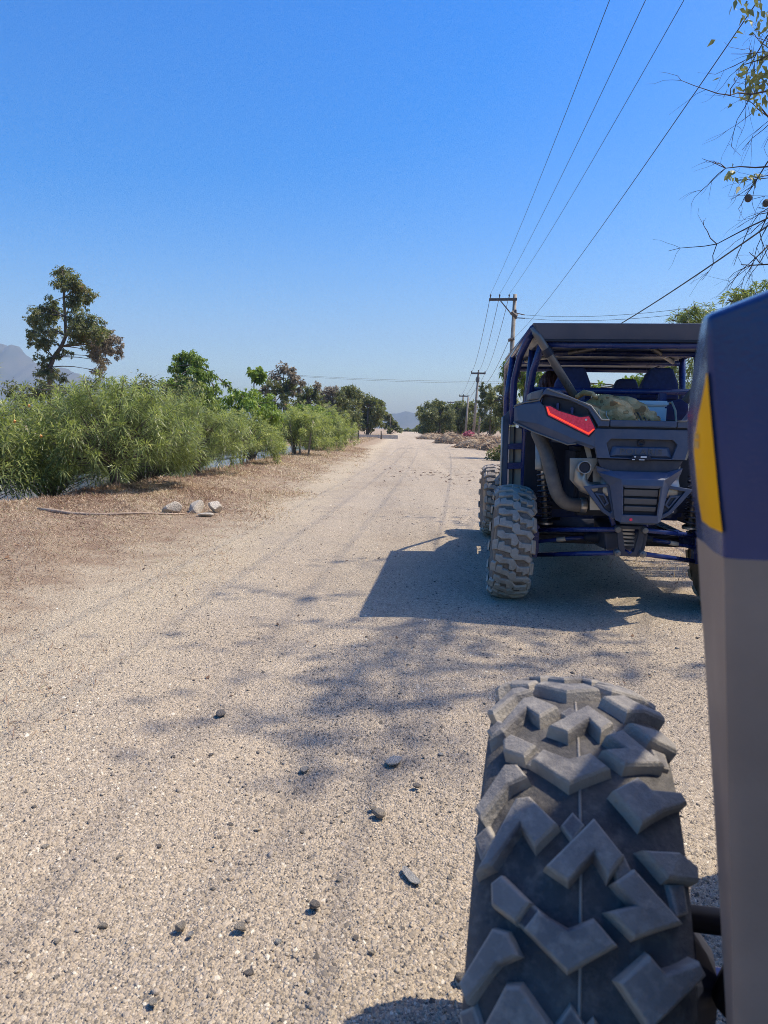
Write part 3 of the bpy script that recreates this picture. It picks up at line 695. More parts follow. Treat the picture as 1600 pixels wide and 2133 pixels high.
px_tree('dark_tree', 'round dark green tree between the two brown-topped trees', (640, 912), 60,
        [(625,825,12),(640,810,14),(655,815,14),(665,830,14),(640,835,16),(620,850,14),(650,855,16),(670,855,14),(632,800,8,1),(660,805,7,1)], ['dark_leaf', 'dry_leaf'], 0.21, 0.10, 640, 28, tr=0.16)
px_tree('brown_tree', 'dry brown tree in the middle of the left tree line', (690, 912), 66,
        [(665,845,12,0),(680,820,14,0),(695,815,14,0),(710,825,14,1),(690,840,16,0),(705,850,16,1),(680,865,16,0),(712,870,14,1),(725,840,12,1),(728,862,12,1),(700,885,14,1),(672,835,10,0)], ['dry_leaf', 'olive_leaf'], 0.22, 0.10, 640, 29, tr=0.16)
px_tree('olive_tree', 'tall olive-green tree in the left tree line with a flat top', (725, 912), 74,
        [(705,820,10),(718,812,12),(732,815,12),(745,825,12),(722,832,14),(738,845,14),(715,850,12),(728,870,14),(745,870,12),(740,890,12)], ['olive_leaf'], 0.24, 0.11, 580, 30, tr=0.17)
px_tree('dark_tree', 'dark bushy tree right behind the lone post on the left', (765, 908), 92,
        [(750,838,10),(762,832,11),(775,835,11),(788,838,10),(756,855,13),(772,855,14),(790,856,12),(760,875,13),(780,876,13),(795,880,12),(750,885,10),(770,893,10),(796,845,8)], ['dark_leaf'], 0.27, 0.13, 520, 31, tr=0.2)
px_tree('dark_tree', 'small dark tree where the left tree line meets the road end', (812, 905), 150,
        [(800,862,9),(808,868,9),(818,878,9),(805,885,10),(822,890,8),(812,893,8),(832,896,5),(826,884,5)], ['dark_leaf'], 0.5, 0.25, 190, 32, tr=0.22)
px_tree('far_bush', 'tiny dark bush closing the road at the horizon', (852, 904), 300,
        [(842,898,5),(850,897,5),(858,898,5),(866,897,5),(874,898,5),(834,899,4)], ['dark_leaf'], 0.9, 0.45, 60, 33, tr=0.2, cat='bush')
px_tree('leafy_bush', 'long mid-green thicket joining the left tree line at its foot', (665, 915), 57,
        [(575+i*14, 868+8*math.sin(i*1.9), 11, 0, .1*math.sin(i*2.3)) for i in range(13)] + [(580+i*15, 890+4*math.sin(i*1.1), 12, 0, .08*math.sin(i*1.7)) for i in range(12)], ['olive_leaf'], 0.2, 0.09, 620, 46, tr=0.08, cat='thicket')
px_tree('leafy_bush', 'long mid-green thicket behind the poles in the right tree line', (965, 912), 122,
        [(880+i*13, 872+6*math.sin(i*1.9), 10, 0, .1*math.sin(i*2.3)) for i in range(14)] + [(880+i*14, 892+3*math.sin(i*1.1), 10, 0, .08*math.sin(i*1.7)) for i in range(13)], ['olive_leaf'], 0.34, 0.15, 330, 47, tr=0.1, cat='thicket')
# right side tree line
px_tree('feathery_tree', 'feathery grey-green tree at the near end of the right tree line', (915, 910), 105,
        [(878,852,9,0,.1),(890,845,10,0,.1),(903,842,10,0,.1),(917,843,10),(930,848,10),(885,865,11),(900,862,13),(918,862,13),(935,865,12),(890,882,11),(908,882,13),(928,885,13),(900,897,10),(920,898,10),(872,862,6,0,.1),(940,890,10),(880,893,8),(912,836,5,0,.1),(926,840,5)], ['olive_leaf'], 0.34, 0.10, 460, 34, tr=0.2)
px_tree('far_bush', 'low dark bush at the far end of the right tree line', (878, 906), 190,
        [(866,893,6),(874,890,7),(884,892,7),(892,894,7),(880,898,6)], ['dark_leaf'], 0.55, 0.28, 130, 35, tr=0.2, cat='bush')
px_tree('dark_tree', 'dark round tree behind the second utility pole', (960, 910), 112,
        [(945,850,12),(958,845,12),(972,848,13),(985,845,11),(950,868,13),(968,868,14),(985,868,13),(955,888,12),(975,888,13),(993,885,12),(940,872,8)], ['dark_leaf'], 0.31, 0.14, 480, 36, tr=0.2)
px_tree('olive_tree', 'thin olive tree with spiky top right of the second utility pole', (1020, 912), 88,
        [(1000,838,9),(1005,815,8),(1012,825,10),(1025,832,11),(1018,845,12),(1035,850,12),(1005,858,12),(1025,870,13),(1040,875,12),(1010,885,12),(1030,892,11),(1003,802,5),(1018,808,6)], ['olive_leaf'], 0.26, 0.11, 520, 37, tr=0.16)
px_tree('olive_tree', 'pale green tree peeping out left of the buggy cage', (1048, 925), 52,
        [(1020,820,11,0,.15),(1035,812,13,0,.2),(1050,805,14,0,.2),(1065,800,14,0,.2),(1028,838,13,0,.1),(1045,832,15,0,.1),(1062,830,15),(1035,855,13),(1052,858,14),(1070,850,14),(1042,880,13),(1060,882,13),(1015,838,7,0,.15)], ['olive_leaf'], 0.19, 0.08, 640, 38, tr=0.14)
px_tree('mango_tree', 'rich green drooping-leaved tree against the left side of the buggy cage', (1085, 950), 31,
        [(1055,762,10),(1065,748,12),(1078,742,12),(1095,745,14),(1062,775,14),(1080,770,16),(1100,775,18),(1058,792,10),(1075,798,14),(1095,805,16),(1120,770,16),(1130,800,16),(1085,735,8),(1110,830,16),(1050,778,6)], ['bright_leaf'], 0.17, 0.055, 1200, 39, tr=0.14, hang=0.6, droop=0.6)
px_tree('oleander_tree', 'spiky green tree top showing above the buggy roof on the right', (1445, 960), 21,
        [(1412,655,12),(1430,645,14),(1445,640,12),(1460,650,14),(1475,648,12),(1420,672,16),(1445,668,18),(1470,672,16),(1400,668,8),(1430,700,20),(1460,705,20),(1490,690,18),(1415,740,22),(1445,745,22),(1480,740,20),(1400,770,18),(1430,790,22),(1470,790,22),(1410,815,20),(1450,830,22),(1385,745,14),(1390,790,14)], ['oleander_leaf'], 0.19, 0.022, 1500, 40, tr=0.12, droop=0.3)
px_tree('leafy_tree', 'green tree seen through the buggy cage behind the seats', (1330, 960), 26,
        [(1200,800,16),(1225,805,16),(1255,812,14),(1300,800,16,0,.1),(1330,795,18,0,.1),(1355,780,18),(1380,765,16),(1340,820,20),(1300,830,20),(1370,810,20),(1180,820,18),(1215,835,18),(1160,815,14),(1255,840,20),(1375,735,14),(1360,750,12)], ['bright_leaf'], 0.17, 0.06, 800, 41, tr=0.12)
px_tree('leafy_tree', 'sprig of leaves hanging above the near dark panel', (1560, 960), 14,
        [(1515,625,9),(1530,615,11),(1545,605,12),(1556,625,14),(1530,632,9),(1570,610,14),(1590,620,18),(1575,640,20),(1600,590,14),(1620,640,30),(1650,620,35)], ['oleander_leaf'], 0.14, 0.025, 2300, 42, tr=0.07, droop=0.3)
px_tree('roadside_bush', 'small leafy bush casting a long shadow on the road beyond the buggy', (1032, 956), 29,
        [(1018,948,8),(1030,944,10),(1045,942,12),(1060,935,14),(1040,952,10),(1080,925,18),(1075,900,18),(1100,890,20),(1095,940,20)], ['olive_leaf'], 0.13, 0.055, 1000, 43, tr=0.04, cat='bush')
px_tree('bougainvillea', 'pink flowering bush at the foot of the second utility pole', (975, 915), 80,
        [(968,905,6),(978,903,7),(986,906,6),(962,909,4),(972,910,5)], ['pink_flower'], 0.2, 0.12, 420, 44, tr=0.05, cat='bush')
rb_ = np.random.default_rng(90)
tree('leafy_bush', 'low green thicket along the field edge behind the parked buggy', V((11.5, 40.0, 0.2)),
     [(V((9.5 + 0.06*(yy-20) + rb_.normal(0, .5), yy, 0.9 + 0.5*rb_.random())), 0.9 + 0.4*rb_.random(), 0, 0.1*rb_.normal()) for yy in np.arange(22, 64, 1.3)], ['olive_leaf'], 0.17, 0.075, 330, 91, tr=0.06, cat='thicket')
# banana plant behind the buggy
def banana():
    rng2 = random.Random(4); b = at(1262, 940, 23); b.z = 0; root = thing('banana_plant', 'banana plant with torn leaves seen through the buggy cage', 'plant', b)
    MB().tube([(0, 0, -0.1), (0.02, 0, 0.8), (0.0, 0.03, 1.7)], [0.11, 0.10, 0.06], 8).build('trunk', 'bark', root, smooth=True)
    for k in range(8):
        a = k*0.8+0.2; mb = MB(); prev = None; n = 12; vs_ = []; fs = []
        for i in range(n+1):
            t = i/n; rr_ = 0.05+1.25*t; zz = 1.65 + 1.0*t - 1.35*t*t; w = 0.26*math.sin(math.pi*min(1, t*0.93+0.05))**0.7
            c = V((rr_*math.cos(a), rr_*math.sin(a), zz)); s = V((-math.sin(a), math.cos(a), 0))*w
            s.z = -abs(w)*0.3*0
            vs_ += [c - s - V((0, 0, w*0.35)), c, c + s - V((0, 0, w*0.35))]
            if i and i % 2: fs += [(3*i-3, 3*i-2, 3*i+1, 3*i), (3*i-2, 3*i-1, 3*i+2, 3*i+1)]
            elif i: fs += [(3*i-3, 3*i-2, 3*i+1), (3*i-2, 3*i-1, 3*i+1)]
        o = mb.add(vs_, fs).build('leaf', 'banana_leaf', root, normals=False)
simple('banana_leaf', (0.12, 0.17, 0.045), 0.45, 0, 0.3, 6)
banana()

# dry brush heaps on the right roadside
def brush(label, px, py, Y, w, h, seed, n=900):
    rng = np.random.default_rng(seed); b = at(px, py, Y); b.z = float(hz(b.x, b.y)); root = thing('brush_pile', label, 'brush pile', b, 0, 'heaps of dry brush at the roadside')
    th = rng.random(n)*6.283; rd = np.sqrt(rng.random(n)); 
    p = np.stack([np.cos(th)*rd*w, np.sin(th)*rd*w*0.7, h*(1-rd**2)*rng.random(n)**0.4], 1)
    d = rngvec(rng, n); d[:, 2] *= 0.45
    v, f, a = leaves(rng, p, d, 0.3+0.5*rng.random(n), 0.05, 0.15, 0.7*rng.random(n))
    mobj('twigs', npmesh('twigs', v, f, a), 'dry_grass', root)
    bm = bmesh.new(); bmesh.ops.create_icosphere(bm, subdivisions=4, radius=1)
    for q in bm.verts: q.co = V((q.co.x*w*0.95, q.co.y*w*0.68, max(-0.1, q.co.z)*h*0.8*(1+0.25*math.sin(q.co.x*7+seed)*math.cos(q.co.y*6))))
    me = bpy.data.meshes.new('heap'); bm.to_mesh(me); bm.free(); mobj('heap', me, 'brush_heap', root)
simple('brush_heap', (0.28, 0.21, 0.135), 0.9, 0, 0.5, 3, 0.08, 9)
brush('pale pinkish heap of dry brush left of the second utility pole', 940, 918, 62, 1.5, 1.0, 1)
brush('broad tangled heap of dry branches beside the road left of the buggy', 1005, 928, 48, 1.9, 0.85, 2, 1300)
brush('low dry brush heap at the foot of the right tree line', 905, 913, 85, 2.2, 0.8, 3)
brush('small dry heap hard against the buggy tyre line', 1040, 932, 44, 1.3, 0.8, 4, 700)

# ------------------------------------------------------------------ bare tree overhanging from the right
def bare_tree():
    rd = random.Random(12); base = V((7.6, 7.4, 0.15)); root = thing('bare_tree', 'nearly bare tree with drooping twigs overhanging from the right', 'tree', base)
    mb = MB(); tips = []
    def grow(p, d, L, r, depth):
        pts = [p.copy()]; q = p.copy(); dd = d.copy(); n = 4 if depth < 3 else 3
        for i in range(n):
            dd = (dd + V((rd.gauss(0, .16), rd.gauss(0, .16), rd.gauss(-0.02, .15)))).normalized(); q = q + dd*L/n; pts.append(q.copy())
        mb.tube(pts, [r*(1-0.55*i/n) for i in range(n+1)], 6 if r > 0.03 else 4, cap=False)
        if depth == 0: tips.append((q, dd)); return
        for k in range(rd.choice((2, 3, 3)) + (1 if depth >= 2 else 0)):
            t = rd.uniform(0.35, 1.0); j = min(n, max(1, int(t*n+0.5))); side = V((rd.gauss(0, 1), rd.gauss(0, 1), rd.gauss(0, .8))); side = (side - dd*side.dot(dd)).normalized()
            nd = (dd*rd.uniform(0.55, 0.95) + side*rd.uniform(0.4, 0.8) + V((0, 0, -0.08))).normalized()
            grow(pts[j], nd, L*rd.uniform(0.5, 0.75), r*0.45*(1 if depth > 1 else .9), depth-1)
    tr = [V((7.6, 7.4, 0)), V((7.5, 7.3, 1.6)), V((7.2, 7.2, 3.2)), V((6.9, 7.0, 5.0)), V((6.4, 6.8, 7.2)), V((5.8, 6.5, 9.2))]
    mb.tube(tr, [0.26, 0.22, 0.19, 0.15, 0.11, 0.06], 10)
    tg = [(1590, 30, 7.0), (1600, 120, 6.8), (1572, 185, 6.4), (1600, 260, 7.2), (1575, 305, 6.6), (1578, 350, 7.0), (1568, 395, 6.8), (1560, 450, 6.4), (1590, 500, 7.2), (1578, 560, 6.8), (1600, 440, 7.4)]
    for px, py, Y in tg:
        e = at(px, py, Y); a = min(tr, key=lambda t_: (t_-(e+V((1.2, 0, 0.6)))).length)
        for s in range(1):
            m = (a+e)/2 + V((0, 0, 0.25)); P = bez(a, m, e + V((0.25, 0, 0.05)), 6)
            mb.tube(P, [0.055, 0.045, 0.036, 0.028, 0.022, 0.017, 0.012], 6, cap=False)
            for j in (3, 4, 5, 6):
                d0 = (P[min(j, 6)]-P[j-1]).normalized()
                for _ in range(2 if j < 6 else 1):
                    d1 = (d0 + V((rd.gauss(-0.25, .35), rd.gauss(0, .4), rd.gauss(-.08, .45)))).normalized()
                    grow(P[j], d1, rd.uniform(0.30, 0.72), 0.010, 2)
    # the high canopy, outside the picture, that dapples the road
    shade = [(600,1230),(640,1240),(560,1490),(620,1500),(700,1425),(650,1410),(800,1380),(860,1385),(950,1385),(1000,1310),(1060,1320),(1150,1330),(900,1470),(1000,1470),(1060,1480),(640,1555),(700,1545),(830,1620),(910,1555),(1100,1390),(940,1350),(760,1170),(1000,1060),(960,1090),(900,1080),(560,1340),(680,1300),(820,1290),(900,1330),(980,1420),(1200,1380),(1280,1400),(760,1460),(1340,1380)]
    cl = []
    for px, py in shade:
        g = gnd(px, py); z = rd.uniform(8.0, 11.0); c = g + V((SUN.x/SUN.z*z, SUN.y/SUN.z*z, z))
        cl.append(c); a = min(tr, key=lambda t_: (t_-c).length + 2*max(0, t_.z-c.z))
        mb.tube(bez(a, (a+c)/2+V((0, 0, .5)), c, 6), [0.018, 0.015, 0.012, 0.010, 0.008, 0.006, 0.004], 5, cap=False)
        for _ in range(2):
            grow(c - V((0, 0, .1)), V((rd.gauss(0, 1), rd.gauss(0, .6), rd.gauss(0, .3))).normalized(), rd.uniform(.5, .9), .008, 1)
    for o_ in mb.v: pass
    mb.v = [(p[0]-base.x, p[1]-base.y, p[2]-base.z) for p in mb.v]
    mb.build('trunk', 'twig', root, smooth=True, normals=False)
    rg = np.random.default_rng(8); P = []; D = []; Ls = []
    for c in cl:
        k = 12; P.append(np.array(c-base)[None] + rg.normal(0, 1, (k, 3))*np.array([0.34, 0.10, 0.06])); D.append(rngvec(rg, k)*np.array([1, .6, .3])); Ls.append(rg.uniform(.10, .20, k))
    for px, py, Y, s, k in [(1575, 55, 7.0, .08, 16), (1560, 6, 7.0, .09, 30), (1583, 112, 6.8, .07, 22), (1570, 172, 6.4, .10, 44), (1592, 182, 6.6, .11, 44), (1605, 160, 6.4, .12, 40), (1602, 30, 6.8, .12, 20), (1530, 362, 6.8, .05, 14), (1558, 372, 6.9, .05, 12)]:
        P.append(np.array(at(px, py, Y)-base)[None] + rg.normal(0, s, (k, 3))*np.array([1, 1, .6])); D.append(rngvec(rg, k)+np.array([0, 0, -.5])); Ls.append(rg.uniform(.05, .09, k))
    P = np.concatenate(P); D = np.concatenate(D); Ls = np.concatenate(Ls)
    v, f, a = leaves(rg, P, D, Ls, Ls*0.5, 0.3, np.clip(rg.normal(.62, .2, len(P)), 0, 1))
    mobj('crown', npmesh('crown', v, f, a), 'olive_leaf', root)
    for px, py, Y in [(1559, 413, 6.8), (1596, 423, 6.9)]:
        c = at(px, py, Y)-base; bm = bmesh.new(); bmesh.ops.create_uvsphere(bm, u_segments=12, v_segments=8, radius=0.032)
        for q in bm.verts: q.co = V((q.co.x, q.co.y, q.co.z*1.1)) + c
        me = bpy.data.meshes.new('fruit'); bm.to_mesh(me); bm.free(); mobj('fruit', me, 'bark', root)
bare_tree()

# ------------------------------------------------------------------ bamboo rail and posts at the canal
simple('bamboo', (0.40, 0.33, 0.22), 0.6, 0, 0.3, 9)
g0 = at(462, 957, 24); g1 = at(535, 951, 25.5)
r_ = thing('bamboo_rail', 'bamboo rail on short stakes at the water edge beside the oleanders', 'rail', (g0.x, g0.y, g0.z))
MB().tube([(0, 0, 0), tuple((g1-g0)/2+V((0, 0, .02))), tuple(g1-g0)], 0.025, 6).build('rail', 'bamboo', r_, smooth=True)
for k in (0.25, 0.7):
    q = (g1-g0)*k; MB().tube([(q.x, q.y+.03, q.z+.04), (q.x, q.y+.03, q.z-0.75)], 0.03, 6).build('stake', 'bark', r_, smooth=True)
def post(label, px, py, h, Y, arm):
    b = at(px, py, Y); b.z = float(hz(b.x, b.y)); o = thing('wooden_post', label, 'post', b)
    MB().tube([(0, 0, -.1), (0.02, 0, h*0.5), (0.0, 0, h)], [0.09, 0.08, 0.07], 8).build('shaft', 'bark', o, smooth=True)
    if arm: MB().box((-0.28, -0.03, h-0.22), (0.30, 0.03, h-0.12)).build('crosspiece', 'bark', o)
    return o
post('dark wooden post with a short crosspiece at the left roadside', 746, 916, 1.5, 62, True)
post('short dark post further along the left roadside', 794, 911, 0.9, 78, False)
simple('concrete', (0.52, 0.45, 0.36), 0.85, 0, 0.2, 3, 0.01, 30)
b = at(790, 912, 84)
o = MB().box((-5.2, -0.2, -0.3), (2.2, 0.2, 0.42), 0.03).build('low_wall', 'concrete'); o.location = (b.x, b.y, 0); tag(o, 'low pale concrete wall left of the road end', 'wall')

# ------------------------------------------------------------------ utility poles and wires
simple('pole_wood', (0.30, 0.255, 0.20), 0.85, 0, 0.3, 5, 0.006, 30)
simple('pole_dark', (0.10, 0.085, 0.075), 0.7, 0, 0.3, 5)
simple('wire', (0.03, 0.03, 0.035), 0.5, 0, 0.2, 3)
def upole(label, top, base, Y, r, arm=None, ins=(), brace=None, hardware=None, group='utility poles along the road', name='utility_pole'):
    T = at(*top, Y); B = at(base[0], base[1], Y); B.z = -0.05
    o = thing(name, label, 'utility pole', B, 0, group)
    MB().tube([V((0, 0, 0)), (T-B)*0.5, T-B], [r*1.3, r*1.1, r*0.8], 10).build('shaft', 'pole_wood', o, smooth=True)
    if arm:
        a0 = at(arm[0], arm[2], Y-r*1.2)-B; a1 = at(arm[1], arm[3], Y-r*1.2)-B; h = arm[4]
        MB().add([a0+V((0, dy, dz)) for dy in (-h*.7, h*.7) for dz in (-h, h)] + [a1+V((0, dy, dz)) for dy in (-h*.7, h*.7) for dz in (-h, h)],
                 [(0, 1, 3, 2), (4, 6, 7, 5), (0, 2, 6, 4), (1, 5, 7, 3), (0, 4, 5, 1), (2, 3, 7, 6)]).build('crossarm', 'pole_dark', o)
        for px, py in ins:
            c = at(px, py, Y-r*1.2)-B; k = max(h*0.8, .05)
            MB().lathe([(k*.45, -k*2.4), (k*.5, -k*1), (k*1.0, -k*.6), (k*.7, 0), (k*1.0, .1*k), (k*.6, k*.9), (0.0, k)], c, (0, 0, 1), 10).build('insulator', 'pole_dark', o, smooth=True)
    if brace:
        MB().tube([at(brace[0], brace[1], Y-r*1.3)-B, at(brace[2], brace[3], Y-r*1.3)-B], brace[4], 6).build('brace', 'pole_dark', o)
    for hp in hardware or ():
        MB().tube([at(px, py, Y-r*1.2)-B for px, py in hp[0]], hp[1], 6).build('bracket', 'pole_dark', o)
    return o
upole('nearest utility pole with an offset crossarm left of the buggy roof', (1073, 613), (1055, 935), 45, 0.14, (1019, 1077, 624, 623.5, 0.075), [(1022, 615), (1041, 615), (1061, 615)], (1043, 627, 1066, 655, 0.035),
      [([(1074, 645), (1074.5, 664)], 0.07), ([(1075, 652), (1093, 656)], 0.03), ([(1075, 662), (1094, 663)], 0.03), ([(1065, 650), (1077, 660)], 0.14), ([(1059, 709), (1071, 705)], 0.10)])
upole('second utility pole with a symmetric crossarm beyond the dry brush heaps', (997, 774), (985.5, 908), 102, 0.17, (981.5, 1011.5, 777.5, 777.8, 0.12), [(982.5, 774), (997, 772), (1010.5, 775)], None, [([(995.5, 786), (995, 796)], 0.24)])
upole('third utility pole with a short crossarm behind the dark round tree', (965, 823), (962, 908), 171, 0.2, (956.5, 976, 825, 825.3, 0.14), [(957, 822.5), (966, 822), (975, 823)])
upole('fourth and farthest utility pole rising from the right tree line', (939.5, 836), (938, 907), 226, 0.22, (932, 947, 838, 838, 0.15), [(933, 836), (946, 836)])
upole('plain thin pole without crossarm left of the second utility pole', (975.5, 827), (969, 909), 96, 0.13, name='thin_pole')
upole('short pale thin pole right of the second utility pole', (1004, 833), (995.5, 908), 98, 0.13, name='thin_pole')
upole('pole top poking out of the brown-topped trees on the left', (573, 778), (574, 905), 100, 0.13, (568, 578, 780, 780, 0.08), name='thin_pole')
def quad(P, ys_):
    """interpolating quadratic through three points, as functions of Y"""
    Y = np.array([p.y for p in P]); cx = np.polyfit(Y, [p.x for p in P], min(2, len(P)-1)); cz = np.polyfit(Y, [p.z for p in P], min(2, len(P)-1))
    return [V((float(np.polyval(cx, t)), float(t), float(np.polyval(cz, t)))) for t in ys_]
def wire(label, pts, r, group):
    c = pts[0]; o = MB().tube([p-c for p in pts], r, 5, cap=False).build('power_line', 'wire', smooth=True, normals=False); o.location = c
    tag(o, label, 'wire', group)
def span(A, B, sag, n=14):
    return [A.lerp(B, i/n) - V((0, 0, sag*4*(i/n)*(1-i/n))) for i in range(n+1)]
near = [('leftmost', (1022, 612), (1270, 0), 8.45), ('middle', (1041, 612), (1345, 0), 8.45), ('rightmost', (1061, 612), (1425, 0), 8.45)]
for nm, a, b, z in near:
    A = at(*a, 45); d = ray(*b); Yb = (z-CAM_H)/d.z*d.y; B = at(*b, Yb)
    E2 = A.lerp(B, (45+15)/(45-Yb)); E2.z = 9.2
    wire('%s of the three overhead wires running up to the top edge' % nm, quad([A, B, E2], np.linspace(45, -15, 40)), 0.0068, 'overhead wires from the nearest pole')
A = at(1071, 704, 45); B = at(1580, 0, 8.7); E2 = A.lerp(B, 60/36.3); E2.z = 6.9
wire('lower overhead wire reaching the top right corner', quad([A, B, E2], np.linspace(45, -15, 40)), 0.0068, 'overhead wires from the nearest pole')
wire('thick sloping cable in front of the bare twigs on the right', quad([at(1072, 760, 45), at(1300, 670, 20.2), at(1600, 470, 12)], np.linspace(45, 3, 40)), 0.014, 'overhead wires from the nearest pole')
wire('upper of the two thin level wires behind the buggy roof', span(at(1093, 656, 45), at(1570, 621, 30), 0.35), 0.010, 'thin level wires right of the nearest pole')
wire('lower of the two thin level wires behind the buggy roof', span(at(1094, 663, 45), at(1560, 634, 30), 0.35), 0.010, 'thin level wires right of the nearest pole')
for nm, a, b in (('left', (1022, 615), (982.5, 774)), ('middle', (1041, 615), (997, 773)), ('right', (1061, 615), (1010.5, 775)), ('low', (1060, 709), (998, 806))):
    wire('%s wire between the nearest and the second pole' % nm, span(at(*a, 45), at(*b, 102), 0.9), 0.016, 'wires between the first two poles')
for nm, a, b in (('left', (982.5, 775), (957, 823)), ('middle', (997, 776), (966, 823)), ('right', (1010.5, 777), (975, 824)), ('low', (995, 800), (964, 840))):
    wire('%s wire between the second and the third pole' % nm, span(at(*a, 102), at(*b, 171), 0.9), 0.02, 'wires between the second and third poles')
wire('upper of the two faint wires crossing high over the far road', span(at(578, 779, 100), at(1075, 794, 118), 0.35, 20), 0.015, 'faint wires crossing the far road')
wire('lower of the two faint wires crossing high over the far road', span(at(578, 781, 100), at(1075, 798, 118), 0.35, 20), 0.015, 'faint wires crossing the far road')

# ------------------------------------------------------------------ tyres
def tyre_material(name, rub, dust, amt):
    t = NT(name); v = t.obj()
    n1 = t.noise(v, 9.0, 6, 0.65); n2 = t.noise(v, 55.0, 5, 0.6)
    col = t.mix(t.ramp(n1, [(0.34, amt*0.25), (0.66, min(1.0, amt*1.15))]), rub, dust)
    col = t.mix(t.ramp(n2, [(0.48, 0.0), (0.72, 0.5)]), col, tuple(x*1.2 for x in dust))
    col = t.mix(t.ramp(t.noise(v, 28.0, 6, 0.7), [(0.52, 0.0), (0.68, 0.55)]), col, tuple(x*0.8 for x in rub))
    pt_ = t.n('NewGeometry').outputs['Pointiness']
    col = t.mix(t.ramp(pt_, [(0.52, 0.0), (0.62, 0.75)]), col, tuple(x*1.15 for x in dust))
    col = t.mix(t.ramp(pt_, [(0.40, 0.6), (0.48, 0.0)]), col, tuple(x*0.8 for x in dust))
    bb = t.bump(t.noise(v, 22.0, 6, 0.7), 0.006, 0.6)
    t.bsdf(col, 0.78, 0, t.bump(t.noise(v, 170.0, 5, 0.7), 0.003, 1.0, bb), 0.3)
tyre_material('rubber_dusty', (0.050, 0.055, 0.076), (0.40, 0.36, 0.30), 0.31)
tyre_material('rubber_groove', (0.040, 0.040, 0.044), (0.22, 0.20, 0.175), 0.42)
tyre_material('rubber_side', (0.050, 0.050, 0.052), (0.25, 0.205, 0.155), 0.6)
tyre_material('rubber_mud', (0.125, 0.115, 0.105), (0.44, 0.375, 0.295), 0.75)
tyre_material('rubber_mud_base', (0.085, 0.075, 0.066), (0.31, 0.24, 0.175), 0.6)
RB = 0.398                                     # carcass radius under the lugs
def prof(s):
    a = abs(s)/0.13; r = RB - 0.021*a**2 - 0.020*a**6
    dr = -(0.042*a + 0.120*a**5)/0.13*(1 if s >= 0 else -1)
    l = math.hypot(1, dr); return r, (-dr/l, 1/l)            # outward normal: (axial, radial)
def tyre_pt(s, th, h):
    r, (na, nr) = prof(s); ss = s + na*h; rr_ = r + nr*h
    return (ss, -rr_*math.sin(th), rr_*math.cos(th))          # x axial, y forward, z up; th grows towards the rear
def offset_poly(P, d):
    n = len(P); A = sum(P[i][0]*P[(i+1) % n][1]-P[(i+1) % n][0]*P[i][1] for i in range(n)); sg = 1 if A > 0 else -1; out = []
    for i in range(n):
        p0, p1, p2 = V(P[i-1]), V(P[i]), V(P[(i+1) % n]); a = (p1-p0).normalized(); b = (p2-p1).normalized()
        n1 = V((a.y, -a.x))*sg; n2 = V((b.y, -b.x))*sg; m = n1+n2; k = m.dot(m)
        m = m*(2/k) if k > 0.35 else m*(2/0.35); out.append((p1.x+m.x*d, p1.y+m.y*d))
    return out
def lug_mesh(poly_deg, h, name='tread_block', grow=0.0):
    """poly: (axial metres, degrees) -> solid block on the carcass"""
    P = [(s, math.radians(t)*RB) for s, t in poly_deg]
    if grow: P = offset_poly(P, grow)
    rings = [(offset_poly(P, 0.0045), -0.006), (offset_poly(P, 0.0008), h*0.80), (offset_poly(P, -0.0012), h*0.96), (offset_poly(P, -0.0026), h)]
    n = len(P); vs_ = [tyre_pt(s, t/RB, hh) for R_, hh in rings for s, t in R_]; fs = []
    for k in range(3):
        for i in range(n):
            j = (i+1) % n; fs.append((k*n+i, k*n+j, (k+1)*n+j, (k+1)*n+i))
    fs.append(tuple(range(3*n, 4*n)))
    me = bpy.data.meshes.new(name); me.from_pydata(vs_, [], fs)
    bm = bmesh.new(); bm.from_mesh(me); bmesh.ops.triangulate(bm, faces=[f for f in bm.faces if len(f.verts) > 4]); bmesh.ops.recalc_face_normals(bm, faces=bm.faces[:]); bm.to_mesh(me); bm.free()
    return me
def carcass(name, mat, parent, seam=False):
    mb = MB(); pr = []
    for i in range(25):
        s = -0.123 + 0.246*i/24; pr.append((prof(s)[0] + (0.0022 if (seam and i == 12) else 0), s))
    side = [(0.335, 0.1255), (0.30, 0.126), (0.26, 0.123), (0.225, 0.117), (0.195, 0.110), (0.18, 0.103)]
    full = [(r, -s) for r, s in reversed(side)] + pr + side
    full = full[:1] + full[1:]
    sides = 96; vs_ = []
    for r, s in full:
        for k in range(sides):
            a = 2*math.pi*k/sides; vs_.append((s, -r*math.sin(a), r*math.cos(a)))
    m = len(full); fs = [(i*sides+k, i*sides+(k+1) % sides, (i+1)*sides+(k+1) % sides, (i+1)*sides+k) for i in range(m-1) for k in range(sides)]
    return mb.add(vs_, fs).build(name, mat, parent, smooth=True)
def rim(parent, mat='rim_metal'):
    mb = MB()
    mb.lathe([(0.185, -0.108), (0.175, -0.10), (0.165, -0.04), (0.165, 0.09), (0.178, 0.104), (0.186, 0.108)], (0, 0, 0), (1, 0, 0), 40)
    for k in range(8):
        a = k*math.pi/4; c, s = math.cos(a), math.sin(a)
        for xx in (-0.075,):
            mb.add([(xx+dx, (r_*c - w*s), (r_*s + w*c)) for dx in (-.012, .012) for r_, w in ((.04, -.022), (.04, .022), (.17, .013), (.17, -.013))], [(0,1,2,3),(7,6,5,4),(0,4,5,1),(1,5,6,2),(2,6,7,3),(3,7,4,0)])
    mb.lathe([(0.0, -.10), (0.045, -.098), (0.055, -.07), (0.055, .06), (0, .06)], (0, 0, 0), (1, 0, 0), 20)
    return mb.build('rim', mat, parent, smooth=False)
simple('rim_metal', (0.05, 0.05, 0.052), 0.4, 0.6, 0.2, 10, dust=0.5)
